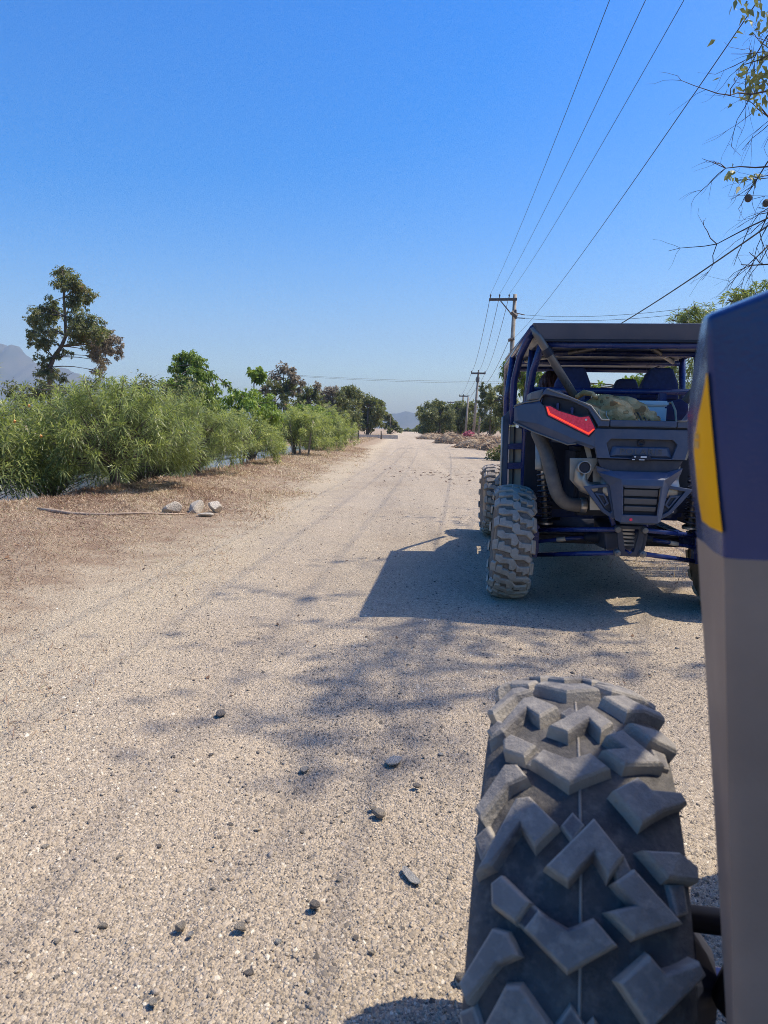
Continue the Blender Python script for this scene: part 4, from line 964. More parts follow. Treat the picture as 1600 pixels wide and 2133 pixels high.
LUGS_NEAR = [  # one pitch of the near tyre: (axial m, degrees)
 [(-0.084,44.4),(-0.075,43.2),(-0.045,46.5),(-0.058,49.3),(-0.082,47.4)],
 [(-0.035,47.5),(-0.026,48.2),(-0.004,49.4),(0.022,47.5),(0.043,50.2),(-0.004,54.6),(-0.041,50.8),(-0.048,50.1)],
 [(-0.028,41.1),(0.023,32.7),(0.053,37.8),(0.037,41.2),(0.023,38.0),(-0.005,42.8)],
 [(-0.100,42.6),(-0.064,30.3),(-0.050,29.9),(-0.018,34.4),(-0.041,38.2),(-0.058,34.8),(-0.086,41.6)],
 [(0.064,39.6),(0.108,45.6),(0.062,48.8),(0.038,46.2),(0.064,44.6),(0.044,42.0)],
 [(0.046,27.1),(0.076,23.2),(0.090,25.1),(0.122,22.7),(0.128,24.3),(0.099,28.6),(0.075,32.0)],
 [(0.075,36.4),(0.112,35.0),(0.130,36.0),(0.129,38.4),(0.098,39.6)],
 [(-0.108,31.5),(-0.080,23.2),(-0.066,23.4),(-0.054,26.0),(-0.074,27.6),(-0.100,33.6)],
]
LUGS_FAR = [   # one pitch of the parked buggy's tyre: (u across, v along the pitch)
 [(-.86,.0),(-.64,0),(-.55,.1),(0,.1),(.17,.34),(.14,.45),(.02,.53),(-.14,.5),(-.17,.26),(-.67,.28),(-.86,.18)],
 [(.23,.39),(.36,.45),(.84,.46),(.83,.68),(.61,.74),(.58,.6),(.27,.6)],
 [(-.11,.71),(.05,.66),(.2,.74),(.2,.92),(.77,.95),(.95,1.10),(.83,1.22),(.58,1.08),(.05,1.08),(-.14,.92)],
 [(-.77,.47),(-.58,.45),(-.55,.58),(-.27,.6),(-.17,.68),(-.2,.82),(-.8,.74)],
 [(-1.05,.40),(-.90,.36),(-.88,.72),(-1.05,.78)],
 [(.93,.30),(1.04,.30),(1.06,.85),(.93,.80)],
]
PITCH_FAR = 15
def lugs_far_deg(): 
    d = 360.0/PITCH_FAR; return [[(u*0.123, v*d) for u, v in P] for P in LUGS_FAR]
LUGS_LOW = [[(-0.046,46.4),(-0.034,47.4),(-0.047,50.2),(-0.059,49.2)], [(0.046,38.6),(0.056,37.2),(0.066,40.4),(0.050,42.4)], [(-0.012,33.8),(0.000,31.4),(0.012,33.2),(0.000,36.0)], [(0.104,40.2),(0.120,39.4),(0.122,43.4),(0.110,44.4)], [(-0.112,36.0),(-0.098,34.4),(-0.090,36.6),(-0.102,40.0)]]
NEAR_MESH = [lug_mesh([(s-0.009, t) for s, t in P], 0.019) for P in LUGS_NEAR] + [lug_mesh([(s-0.009, t) for s, t in P], 0.007, 'tie_bar') for P in LUGS_LOW]
FAR_MESH = [lug_mesh(P, 0.017, grow=0.0035) for P in lugs_far_deg()]
def put_lugs(parent, meshes, pitches, mat, joined=False):
    for me in meshes:
        if not me.materials: me.materials.append(MATS[mat])
    if joined:
        vs_, fs = [], []
        for k in range(pitches):
            R_ = Matrix.Rotation(-2*math.pi*k/pitches*-1, 3, 'X')
            for me in meshes:
                o = len(vs_); vs_ += [tuple(R_ @ v.co) for v in me.vertices]; fs += [tuple(i+o for i in p.vertices) for p in me.polygons]
        ob_ = MB().add(vs_, fs).build('tread', mat, parent, normals=False); ob_['kind'] = 'stuff'; return
    for k in range(pitches):
        for me in meshes:
            o = bpy.data.objects.new('tie_bar' if me.name.startswith('tie') else 'tread_block', me); COL.objects.link(o); o.parent = parent; o.rotation_euler = (2*math.pi*k/pitches, 0, 0)

# ------------------------------------------------------------------ the parked buggy
simple('body_plastic', (0.046, 0.074, 0.134), 0.40, 0, 0.12, 6, 0.0006, 300, dust=0.14)
simple('body_dark', (0.028, 0.034, 0.055), 0.5, 0, 0.2, 8, dust=0.15)
simple('black_liner', (0.010, 0.013, 0.026), 0.6, 0, 0.3, 8)
simple('cage_paint', (0.014, 0.032, 0.150), 0.25, 0.0, 0.2, 4, dust=0.05)
simple('cage_grey', (0.17, 0.17, 0.175), 0.28, 0.4, 0.2, 4, dust=0.2)
simple('roof_metal', (0.060, 0.085, 0.150), 0.38, 0.0, 0.12, 3, dust=0.06)
simple('edge_grey', (0.16, 0.155, 0.15), 0.5, 0, 0.15, 8, dust=0.4)
simple('seat_fabric', (0.014, 0.036, 0.16), 0.7, 0, 0.25, 30)
simple('beige_panel', (0.44, 0.40, 0.32), 0.6, 0, 0.25, 5, dust=0.3)
simple('hose_rubber', (0.10, 0.095, 0.092), 0.5, 0, 0.35, 4, dust=0.5)
simple('steel', (0.42, 0.40, 0.38), 0.35, 0.9, 0.2, 10, dust=0.4)
simple('exhaust', (0.36, 0.33, 0.29), 0.42, 0.8, 0.3, 5, dust=0.4)
simple('aluminium', (0.30, 0.29, 0.27), 0.45, 0.6, 0.15, 10, dust=0.3)
simple('spring_blue', (0.030, 0.034, 0.055), 0.35, 0.3, 0.2, 10, dust=0.25)
simple('white_plastic', (0.72, 0.72, 0.70), 0.5, 0, 0.06, 5)
simple('letter_grey', (0.090, 0.096, 0.106), 0.45, 0, 0.1, 9)
simple('cream_plate', (0.60, 0.55, 0.45), 0.5, 0, 0.15, 8, dust=0.3)
def lens_mat():
    t = NT('tail_lens'); v = t.obj()
    c = t.ramp(t.noise(v, 60, 3), [(0.3, (0.50, 0.014, 0.045)), (0.7, (0.72, 0.045, 0.095))])
    b = t.bsdf(c, 0.12, 0, t.bump(t.n('TexVoronoi', {'Scale': 110.0}).outputs[0], 0.002), 0.6)
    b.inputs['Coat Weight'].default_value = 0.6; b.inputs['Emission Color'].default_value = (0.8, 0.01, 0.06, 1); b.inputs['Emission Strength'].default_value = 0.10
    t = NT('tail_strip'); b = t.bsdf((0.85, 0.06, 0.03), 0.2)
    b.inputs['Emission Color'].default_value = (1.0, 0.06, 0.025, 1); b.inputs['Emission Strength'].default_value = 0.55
lens_mat()

UTV = thing('utility_buggy', 'dark blue-grey four-seat off-road buggy with roof and roll cage parked on the right', 'buggy', (1.51, 5.05, 0), -math.radians(4.8), 'off-road buggies')
def both(name, mb, mat, parent=UTV, **kw):
    a = mb.build(name, mat, parent, **kw); b = mb.build(name, mat, parent, mirror=True, **kw); return a, b
def yx(x): return -0.58 + max(0.0, abs(x)-0.28)*0.6
# wheels
def wheel(parent, loc, steer, camber, mats, meshes, pitches, joined=False, side=-1):
    w = empty('wheel', loc); w.parent = parent; w.rotation_euler = (0, camber, steer)
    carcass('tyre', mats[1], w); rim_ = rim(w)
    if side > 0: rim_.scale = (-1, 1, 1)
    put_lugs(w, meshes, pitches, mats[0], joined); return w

WM = ('rubber_mud', 'rubber_mud_base')
TX = 0.735
wheel(UTV, (-TX, 0, 0.405), 0, math.radians(2.5), WM, FAR_MESH, PITCH_FAR)
wheel(UTV, (-TX, 3.18, 0.405), math.radians(4), 0, WM, FAR_MESH, PITCH_FAR)
wheel(UTV, (TX, 0, 0.405), 0, -math.radians(2.5), WM, FAR_MESH, PITCH_FAR, True, 1)
wheel(UTV, (TX, 3.18, 0.405), math.radians(4), 0, WM, FAR_MESH, PITCH_FAR, True, 1)
# roof
rf = MB(); a, b = 0.675, 0.60
rf.add([(-a,-.36,1.90),(a,-.36,1.90),(a+.05,2.1,1.91),(-a-.05,2.1,1.91),(-b,-.29,1.80),(b,-.29,1.80),(b+.06,2.05,1.82),(-b-.06,2.05,1.82)],
       [(0,1,2,3),(7,6,5,4),(0,4,5,1),(1,5,6,2),(2,6,7,3),(3,7,4,0)])
rf.build('roof', 'roof_metal', UTV, bevel=0.008)
MB().prism([(-.60,1.803),(.60,1.803),(.60,1.790),(-.60,1.790)], -.298, -.27).build('roof_lip', 'black_liner', UTV)
# cage
for pts, r, m in [
  ([(-.665,-.30,1.885),(-.62,-.285,1.81),(-.35,-.22,1.415)], 0.028, 'cage_grey'),
  ([(-.585,-.12,1.80),(-.625,0.02,1.62),(-.645,.10,1.42),(-.64,.14,1.2)], 0.025, 'cage_paint'),
  ([(-.60,.42,1.82),(-.615,.42,1.6),(-.63,.42,1.3),(-.62,.42,.7)], 0.027, 'cage_paint'),
  ([(-.66,-.10,1.87),(-.70,.25,1.76),(-.735,.32,1.57),(-.735,.34,1.38),(-.73,.36,1.25)], 0.026, 'cage_paint'),
  ([(-.665,-.30,1.87),(-.69,.5,1.85),(-.71,2.0,1.83),(-.69,2.3,1.70),(-.64,2.95,1.15)], 0.026, 'cage_paint'),
  ([(-.70,1.15,1.83),(-.735,1.2,1.5),(-.73,1.25,.6)], 0.026, 'cage_paint'),
  ([(-.60,1.05,1.79),(-.20,.10,1.79)], 0.016, 'cage_grey')]:
    both('cage_tube', MB().tube(pts, r, 12), m, smooth=True)
for pts, r in [([(-.60,-.25,1.775),(.60,-.25,1.775)], 0.024), ([(-.645,.10,1.495),(.645,.10,1.495)], 0.022), ([(-.61,.42,1.79),(.61,.42,1.79)], .022), ([(-.68,1.15,1.79),(.68,1.15,1.79)], .022), ([(-.68,2.0,1.80),(.68,2.0,1.80)], .022)]:
    MB().tube(pts, r, 12).build('crossbar', 'cage_paint', UTV, smooth=True)
both('clamp', MB().tube([(-.575,-.273,1.745),(-.545,-.266,1.700)], 0.034, 12), 'black_liner')
both('post', MB().box((-.31,.07,1.18),(-.25,.13,1.49), .01), 'cage_paint')
# seats
for sx in (-.31, .31):
    for yy in (.42, 1.55):
        s = empty('seat', (sx, yy, 0)); s.parent = UTV
        MB().add([(-.24,-.06,.62),(.24,-.06,.62),(.24,.06,.62),(-.24,.06,.62),(-.25,-.10,1.2),(.25,-.10,1.2),(.25,.03,1.2),(-.25,.03,1.2),(-.21,-.14,1.46),(.21,-.14,1.46),(.21,-.03,1.46),(-.21,-.03,1.46)],
                 [(3,2,1,0),(0,1,5,4),(1,2,6,5),(2,3,7,6),(3,0,4,7),(4,5,9,8),(5,6,10,9),(6,7,11,10),(7,4,8,11),(8,9,10,11)]).build('backrest', 'seat_fabric', s, bevel=.025)
        MB().add([(-.14,-.15,1.45),(.14,-.15,1.45),(.14,-.03,1.45),(-.14,-.03,1.45),(-.125,-.17,1.56),(.125,-.17,1.56),(.125,-.05,1.56),(-.125,-.05,1.56),(-.075,-.18,1.675),(.075,-.18,1.675),(.075,-.08,1.675),(-.075,-.08,1.675)],
                 [(3,2,1,0),(0,1,5,4),(1,2,6,5),(2,3,7,6),(3,0,4,7),(4,5,9,8),(5,6,10,9),(6,7,11,10),(7,4,8,11),(8,9,10,11)]).build('headrest', 'seat_fabric', s, bevel=.018)
        MB().box((-.25,-.05,.55),(.25,.5,.68),.03).build('cushion', 'seat_fabric', s)
# tub, floor, front body
both('door', MB().add(
    [(-.70,.55,.50),(-.70,2.55,.48),(-.70,2.65,.95),(-.73,2.1,1.12),(-.73,.55,1.22),(-.66,.55,.50),(-.66,2.55,.48),(-.66,2.65,.95),(-.69,2.1,1.12),(-.69,.55,1.22)],
    [(0,1,2,3,4),(9,8,7,6,5),(0,5,6,1),(1,6,7,2),(2,7,8,3),(3,8,9,4),(4,9,5,0)]), 'body_plastic', bevel=.01)
MB().box((-.66,.3,.36),(.66,2.9,.44),.02).build('floor_pan', 'black_liner', UTV)
MB().add([(-.55,2.6,.5),(.55,2.6,.5),(.30,3.75,.5),(-.30,3.75,.5),(-.62,2.6,1.16),(.62,2.6,1.16),(.32,3.72,.86),(-.32,3.72,.86)],[(3,2,1,0),(4,5,6,7),(0,1,5,4),(1,2,6,5),(2,3,7,6),(3,0,4,7)]).build('hood', 'body_plastic', UTV, bevel=.03)
MB().box((-.5,2.45,.9),(.5,2.62,1.22),.03).build('dashboard', 'black_liner', UTV)
MB().tube([(-.31+.18*math.cos(t*.5236), 2.25, 1.15+.18*math.sin(t*.5236)) for t in range(12)], .016, 8, closed=True).build('steering_wheel', 'black_liner', UTV, smooth=True)
both('front_arm', MB().tube([(-.25,3.1,.48),(-.64,3.18,.40)], .02, 8), 'cage_paint', smooth=True)
both('front_arm', MB().tube([(-.25,3.3,.62),(-.64,3.18,.52)], .02, 8), 'cage_paint', smooth=True)
# engine bay and cargo box
MB().box((-.34,-.26,.64),(.34,.36,1.10),.03).build('engine_block', 'black_liner', UTV)
both('inner_liner', MB().box((-.63,.30,.62),(-.30,.36,1.24)), 'black_liner')
bx = MB(); bx.box((-.47,-.38,1.13),(.47,.06,1.16)); bx.box((-.27,-.54,1.132),(.27,-.38,1.158)); bx.box((-.48,-.38,1.16),(-.455,.06,1.30)); bx.box((.455,-.38,1.16),(.48,.06,1.30)); bx.box((-.455,.035,1.16),(.455,.06,1.30))
bx.build('cargo_box', 'body_dark', UTV)
# tail: gate, lettering, latch
GB = [(-.285,1.226),(.285,1.226),(.285,1.10),(.262,1.043),(-.262,1.043),(-.285,1.10)]
GI = [(-.185,1.165),(.185,1.165),(.212,1.135),(.185,1.050),(-.185,1.050),(-.212,1.135)]
gate = MB().ring([(-.285,1.226),(.285,1.226),(.285,1.135),(.262,1.043),(-.262,1.043),(-.285,1.135)], GI, -.60, -.56).build('tailgate', 'body_plastic', UTV, bevel=.004)
MB().prism([(-.22,1.17),(.22,1.17),(.22,1.045),(-.22,1.045)], -.572, -.56).build('gate_recess', 'body_dark', gate)
MB().add([(-.19,-.578,1.052),(.19,-.578,1.052),(.155,-.592,1.066),(-.155,-.592,1.066),(.145,-.592,1.112),(-.145,-.592,1.112),(.17,-.574,1.118),(-.17,-.574,1.118)],
         [(0,1,2,3),(3,2,4,5),(5,4,6,7),(0,3,5,7),(1,6,4,2)]).build('name_plate', 'body_plastic', gate, bevel=.002)
def text_mesh(txt, h, w, mat, parent, loc, name='lettering', ext=0.004):
    c = bpy.data.curves.new('lettering', 'FONT'); c.body = txt; c.size = 1.0; c.extrude = 0.1; c.align_x = 'CENTER'; c.align_y = 'CENTER'; c.space_character = 1.12
    o = bpy.data.objects.new('lettering_source', c); COL.objects.link(o); bpy.context.view_layer.update()
    me = bpy.data.meshes.new_from_object(o.evaluated_get(bpy.context.evaluated_depsgraph_get()))
    bpy.data.objects.remove(o)
    co = np.empty(len(me.vertices)*3, np.float32); me.vertices.foreach_get('co', co); co = co.reshape(-1, 3)
    lo, hi = co.min(0), co.max(0); k = (w, h, ext*2); co = (co-(lo+hi)/2)/(hi-lo)*np.array(k)
    co = np.stack([co[:, 0], -co[:, 2]*1.0, co[:, 1]], 1)
    me.vertices.foreach_set('co', co.ravel().astype(np.float32)); me.update()
    o = mobj(name, me, mat, parent); o.location = loc; return o
text_mesh('POLARIS', 0.034, 0.250, 'letter_grey', gate, (0, -.593, 1.089), ext=0.0035)
MB().lathe([(.0,0),(.020,0),(.022,.004),(.022,.010),(.015,.012),(.013,.006),(0,.006)], (0,-.572,1.143), (0,-1,0), 20).build('emblem', 'black_liner', gate, smooth=True)
MB().prism([(-.068,1.038),(-.05,1.066),(.05,1.066),(.068,1.038)], -.612, -.585).build('latch', 'black_liner', gate, bevel=.003)
for (x0, x1, z0, z1) in [(-.043,-.033,1.053,1.061),(-.005,.030,1.052,1.062),(-.055,-.040,1.037,1.042),(-.015,.018,1.037,1.042)]:
    MB().box((x0,-.616,z0),(x1,-.611,z1)).build('latch_insert', 'white_plastic', gate)
low = MB().prism([(-.258,1.038),(.258,1.038),(.235,.985),(.18,.960),(-.18,.960),(-.235,.985)], -.575, -.55).build('lower_panel', 'body_dark', UTV, bevel=.004)
# rim of the cargo box
MB().box((-.200,-.612,1.240),(.200,-.52,1.280),.006).build('box_rim', 'body_plastic', UTV)
MB().box((-.27,-.585,1.226),(.27,-.55,1.2395)).build('rim_seal', 'black_liner', UTV)
beam = [(-.600,1.437),(-.586,1.462),(-.569,1.477),(-.496,1.462),(-.462,1.432),(-.316,1.366),(-.252,1.282),(-.203,1.280),(-.203,1.240),(-.268,1.240),(-.326,1.346),(-.436,1.402),(-.572,1.438)]
both('rim_corner', MB().prism(beam, -.03, .09, lambda x, z: yx(x)), 'body_plastic', bevel=.004)
both('rim_edge', MB().tube([(-.569, yx(-.569)-.034, 1.474), (-.462, yx(.462)-.034, 1.430), (-.316, yx(.316)-.034, 1.363), (-.254, -.612, 1.280), (-.205, -.614, 1.279)], .0055, 6), 'edge_grey', smooth=True)
# fender facets with thickness
def fp(*q): return [(x, y, z) for x, y, z in q]
fv = fp((-.766,-.30,1.363),(-.765,-.29,1.257),(-.740,-.325,1.272),(-.703,-.342,1.376),(-.604,-.40,1.384),(-.586,-.408,1.366),      # 0-5
        (-.616,-.40,1.250),(-.374,-.542,1.148),(-.276,-.60,1.112),(-.640,-.355,1.200),(-.431,-.485,1.122),(-.382,-.515,1.130),       # 6-11
        (-.295,-.575,1.098),(-.319,-.572,1.176),(-.560,-.428,1.300),(-.281,-.60,1.222),(-.701,-.327,1.386),(-.613,-.38,1.402),(-.752,-.315,1.352), # 12-18
        (-.72,.42,1.392),(-.60,.30,1.43),(-.585,-.397,1.45))
ff = [(0,1,2,18),(18,2,6,3),(3,6,14,5,4),(14,6,7,13),(13,7,8,15),(1,9,6,2),(9,10,7,6),(10,11,12,8,7),(0,18,3,16),(16,3,4,17),(0,16,19),(16,17,20,19),(17,21,20)]
both('fender', MB().add(fv, ff), 'body_plastic', solid=0.006)
both('fender_edge', MB().tube([(-.768,-.303,1.258),(-.641,-.360,1.199),(-.432,-.489,1.121),(-.383,-.519,1.129)], .006, 6), 'edge_grey', smooth=True)
both('fender_edge', MB().tube([(-.768,-.300,1.365),(-.703,-.335,1.388),(-.612,-.386,1.404),(-.588,-.402,1.45),(-.569,-.43,1.474)], .006, 6), 'edge_grey', smooth=True)
both('fender_cap', MB().prism([(-.671,1.404),(-.669,1.453),(-.587,1.477),(-.60,1.41)], -.02, .30, lambda x, z: -.36), 'edge_grey', bevel=.008)
both('light_recess', MB().prism([(-.600,1.372),(-.585,1.432),(-.436,1.402),(-.328,1.348),(-.285,1.23),(-.32,1.19),(-.558,1.31)], .025, .04, lambda x, z: yx(x)), 'black_liner')
for px_, pz in ((-.50, 1.340), (-.415, 1.312)):
    both('light_post', MB().box((px_-.008, yx(px_)+.002, pz), (px_+.008, yx(px_)+.03, pz+.045), .003), 'cage_paint')
LP = [(-.575,1.365),(-.549,1.365),(-.497,1.334),(-.373,1.294),(-.323,1.301),(-.285,1.223),(-.319,1.181),(-.558,1.306)]
SP = [(-.570,1.356),(-.562,1.356),(-.547,1.320),(-.322,1.199),(-.296,1.224),(-.2885,1.221),(-.3195,1.188),(-.556,1.312)]
for mir in (False, True):
    l = MB().prism(LP, -.026, .02, yx2 := (lambda x, z: yx(x))).build('tail_light', 'tail_lens', UTV, mirror=mir, bevel=.003)
    MB().prism(SP, -.0295, -.024, yx2).build('light_strip', 'tail_strip', l, mirror=mir)
    MB().lathe([(0, 0), (.0075, 0), (.006, .004), (0, .005)], (-.338, yx(.338)-.026, 1.279), (0, -1, 0), 12).build('reflector_dot', 'white_plastic', l, mirror=mir)
    MB().ring(offset_poly(LP, .008), offset_poly(LP, .0005), -.022, .02, yx2).build('light_bezel', 'black_liner', l, mirror=mir)
# side flare, beige side panel and its straps, ahead of the rear wheel
both('side_flare', MB().add([(-.805,.40,1.305),(-.755,.40,1.285),(-.752,.40,.72),(-.800,.40,.72),(-.805,.47,1.305),(-.755,.47,1.285),(-.752,.47,.72),(-.800,.47,.72)],[(0,1,2,3),(7,6,5,4),(0,4,5,1),(1,5,6,2),(2,6,7,3),(3,7,4,0)]), 'body_plastic', bevel=.006)
both('side_flare_trim', MB().tube([(-.806,.40,1.305),(-.802,.40,1.0),(-.800,.40,.72)], .008, 6), 'cream_plate', smooth=True)
both('flare_bridge', MB().add([(-.805,.40,1.305),(-.720,.40,1.392),(-.755,.40,1.25),(-.76,-.20,1.36),(-.805,.47,1.305),(-.715,.47,1.395)],[(0,2,1),(0,1,5,4),(0,4,2),(1,3,5)]), 'body_plastic', solid=.01)
both('side_panel', MB().prism([(-.745,1.235),(-.635,1.215),(-.625,.70),(-.735,.70)], .46, .475), 'beige_panel', bevel=.004)
both('panel_divider', MB().box((-.712,.445,.70),(-.700,.461,1.235)), 'black_liner')
both('strap', MB().prism([(-.757,1.100),(-.630,1.112),(-.630,1.062),(-.757,1.058)], .405, .45), 'cage_paint')
both('strap', MB().prism([(-.757,.955),(-.630,.962),(-.630,.915),(-.757,.905)], .405, .45), 'cage_paint')
# rear bumper
bv = [(-.262,-.575,.992),(-.172,-.60,.966),(-.128,-.675,.922),(-.120,-.680,.884),(-.108,-.668,.700),(-.112,-.66,.652),(-.138,-.62,.660),(-.178,-.60,.870),(-.255,-.565,.955)]
both('bumper', MB().add(bv, [(0,1,2,7,8),(2,3,7),(3,4,6,7),(4,5,6)]), 'body_plastic', solid=.012, bevel=.003)
MB().add([(-.172,-.60,.966),(.172,-.60,.966),(.128,-.675,.922),(-.128,-.675,.922),(-.120,-.680,.884),(.120,-.680,.884),(.098,-.670,.866),(-.098,-.670,.866)],
         [(0,1,2,3),(3,2,5,4),(4,5,6,7)]).build('bumper_top', 'body_plastic', UTV, solid=.012, bevel=.003)
MB().add([(-.108,-.668,.700),(.108,-.668,.700),(.112,-.66,.652),(-.112,-.66,.652),(.10,-.60,.635),(-.10,-.60,.635)],[(0,1,2,3),(3,2,4,5)]).build('bumper_base', 'body_plastic', UTV, solid=.012, bevel=.003)
MB().prism([(-.115,.87),(.115,.87),(.105,.695),(-.105,.695)], -.632, -.62).build('grille_back', 'black_liner', UTV)
for z0, z1, w in ((.858,.816,.103),(.804,.766,.099),(.754,.724,.095)):
    MB().add([(-w,-.660,z0),(w,-.660,z0),(w,-.648,z1),(-w,-.648,z1),(-w,-.632,z0),(w,-.632,z0),(w,-.632,z1),(-w,-.632,z1)],[(0,1,2,3),(7,6,5,4),(0,4,5,1),(1,5,6,2),(2,6,7,3),(3,7,4,0)]).build('grille_slat', 'letter_grey', UTV, bevel=.003)
MB().lathe([(0,0),(.011,0),(.009,.004),(0,.005)], (-.052,-.664,.672), (0,-1,0), 6).build('badge', 'tail_lens', UTV)
WO = [(-.335,.862),(-.170,.884),(-.115,.672),(-.140,.662),(-.205,.700)]
WI = [(-.285,.848),(-.190,.862),(-.150,.715),(-.158,.700),(-.195,.722)]
both('bumper_wing', MB().ring(WO, WI, -.575, -.53), 'body_plastic', bevel=.004)
both('wing_web', MB().prism(WI, -.552, -.54), 'body_dark')
both('wing_rib', MB().ring([(-.262,.822),(-.200,.818),(-.168,.760),(-.195,.735)], [(-.236,.808),(-.205,.806),(-.184,.762),(-.197,.750)], -.566, -.552), 'body_plastic', bevel=.002)
both('heat_shield', MB().prism([(-.268,1.0),(-.225,.985),(-.205,.86),(-.262,.845)], -.50, -.49), 'aluminium')
both('mud_guard', MB().prism([(-.268,.82),(-.19,.70),(-.262,.70)], -.44, -.43), 'cream_plate')
# suspension and driveline
both('radius_rod', MB().tube([(-.085,-.455,.582),(-.54,-.02,.498)], .0165, 10), 'cage_paint', smooth=True)
both('radius_rod', MB().tube([(-.080,-.455,.428),(-.54,-.02,.318)], .0165, 10), 'cage_paint', smooth=True)
both('rod_end', MB().lathe([(0,-.03),(.020,-.03),(.024,-.02),(.024,.02),(.020,.03),(.010,.032),(.009,.045),(0,.045)], (-.080,-.455,.428), (0,-1,0), 12), 'cage_grey', smooth=False)
both('rod_end', MB().lathe([(0,-.03),(.018,-.03),(.021,-.02),(.021,.02),(.018,.03),(0,.032)], (-.085,-.455,.582), (0,-1,0), 12), 'cage_grey')
both('axle', MB().tube([(-.60,-.01,.405),(-.34,-.07,.452),(-.23,-.09,.468)], .0135, 10), 'cage_paint', smooth=True)
both('axle_band', MB().tube([(-.415,-.052,.4385),(-.355,-.066,.449)], .0165, 10), 'cream_plate', smooth=True)
pf = [(.014,0)]
for i in range(7): pf += [(.022+.003*i, .006+i*.013), (.029+.0035*i, .0125+i*.013)]
both('axle_boot', MB().lathe(pf+[(.05,.10),(.05,.115)], (-.235,-.09,.467), (.98,-.05,.08), 18), 'black_liner', smooth=True)
both('hub', MB().lathe([(.05,-.06),(.075,-.03),(.075,.05),(.03,.07)], (-.66,0,.405), (1,0,0), 16), 'cage_paint')
both('upright', MB().box((-.585,-.045,.30),(-.535,.045,.54),.01), 'cage_paint')
both('trailing_arm', MB().tube([(-.60,.02,.42),(-.56,.5,.42),(-.50,1.05,.43)], [.055,.05,.035], 8), 'cage_paint', smooth=True)
MB().add([(-.145,-.33,.545),(.145,-.33,.545),(.125,-.33,.42),(-.125,-.33,.42),(-.16,.0,.60),(.16,.0,.60),(.14,.0,.40),(-.14,.0,.40)],[(0,1,2,3),(7,6,5,4),(0,4,5,1),(1,5,6,2),(2,6,7,3),(3,7,4,0)]).build('differential', 'body_dark', UTV, bevel=.015)
MB().ring([(-.095,.606),(.095,.606),(.085,.56),(.062,.405),(-.062,.405),(-.085,.56)], [(-.052,.585),(.052,.585),(.050,.56),(.026,.438),(-.026,.438),(-.050,.56)], -.455, -.435).build('rear_plate', 'body_dark', UTV, bevel=.004)
for z in (.57,.545,.52,.495,.47):
    MB().box((-.045,-.375,z-.008),(.045,-.335,z+.006),.003).build('differential_fin', 'steel', UTV)
MB().tube([(-.035,-.40,.445),(0,-.47,.430),(.035,-.40,.445)], .010, 8).build('tow_loop', 'cage_paint', UTV, smooth=True)
both('frame_rail', MB().tube([(-.10,-.42,.60),(-.16,-.30,.80),(-.26,-.15,1.10)], .016, 8), 'cage_paint', smooth=True)
for mir in (False, True):
    sh = MB().tube([(-.497,-.02,.535),(-.525,.0,.95),(-.535,.02,1.12)], .020, 12).build('shock', 'steel', UTV, mirror=mir, smooth=True)
    N_ = 150; hp = []
    for i in range(N_):
        t = i/(N_-1); a = t*9.5*2*math.pi; c = V((-.497,-.02,.56)).lerp(V((-.522,0,.93)), t); hp.append(c + V((math.cos(a)*.044, math.sin(a)*.044, 0)))
    MB().tube(hp, .0075, 6).build('spring', 'spring_blue', sh, mirror=mir, smooth=True)
    MB().lathe([(.052,0),(.052,.014),(.02,.02)], (-.496,-.02,.545), (0,0,1), 18).build('spring_seat', 'steel', sh, mirror=mir)
    MB().lathe([(0,-.005),(.020,-.005),(.036,.004),(.038,.015),(.038,.075),(.035,.08),(.035,.22),(0,.22)], (-.556,-.13,.935), (-.06,0,1), 20).build('reservoir', 'aluminium', sh, mirror=mir, smooth=True)
hose = [(-.60,-.20,1.20),(-.575,-.24,1.14),(-.54,-.27,1.06),(-.512,-.29,.96),(-.487,-.30,.87),(-.455,-.30,.785),(-.40,-.29,.728),(-.33,-.27,.712),(-.27,-.25,.712)]
H2 = []
for i in range(len(hose)-1):
    for k in range(4): 
        p0, p1, p2, p3 = [V(hose[min(max(j, 0), len(hose)-1)]) for j in (i-1, i, i+1, i+2)]; t = k/4
        H2.append(0.5*((2*p1)+(p2-p0)*t+(2*p0-5*p1+4*p2-p3)*t*t+(3*p1-p0-3*p2+p3)*t**3))
MB().tube(H2+[V(hose[-1])], .046, 16).build('intake_hose', 'hose_rubber', UTV, smooth=True)
MB().lathe([(.05,0),(.052,.01),(.052,.03),(.05,.04)], (-.30,-.262,.712), (1,.1,0), 18).build('hose_clamp', 'steel', UTV)
MB().prism([(-.417,1.036),(-.245,1.040),(-.245,1.010),(-.300,.90),(-.360,.845),(-.412,.90)], -.515, -.505).build('exhaust_plate', 'exhaust', UTV, bevel=.003)
ex = [V((-.336,-.60,.983)), V((-.338,-.55,.982)), V((-.345,-.53,.955)), V((-.350,-.53,.90)), V((-.325,-.53,.862)), V((-.285,-.52,.845)), V((-.20,-.50,.845))]
MB().tube(ex, [.039,.039,.041,.042,.042,.042,.042], 18, cap=False).build('exhaust_pipe', 'exhaust', UTV, smooth=True)
MB().lathe([(.032,-.02),(.040,-.02),(.0405,.012),(.036,.014),(.034,.008),(.033,-.015),(0,-.016)], (-.336,-.592,.983), (0,-1,0), 28).build('exhaust_tip', 'steel', UTV, smooth=True)
MB().lathe([(.031,0),(0,.0005)], (-.336,-.598,.983), (0,-1,0), 24).build('exhaust_bore', 'black_liner', UTV)
MB().lathe([(0,-.24),(.085,-.24),(.1,-.22),(.1,.22),(.085,.24),(0,.24)], (0.02,-.46,.84), (1,0,0), 24).build('muffler', 'exhaust', UTV, smooth=True)
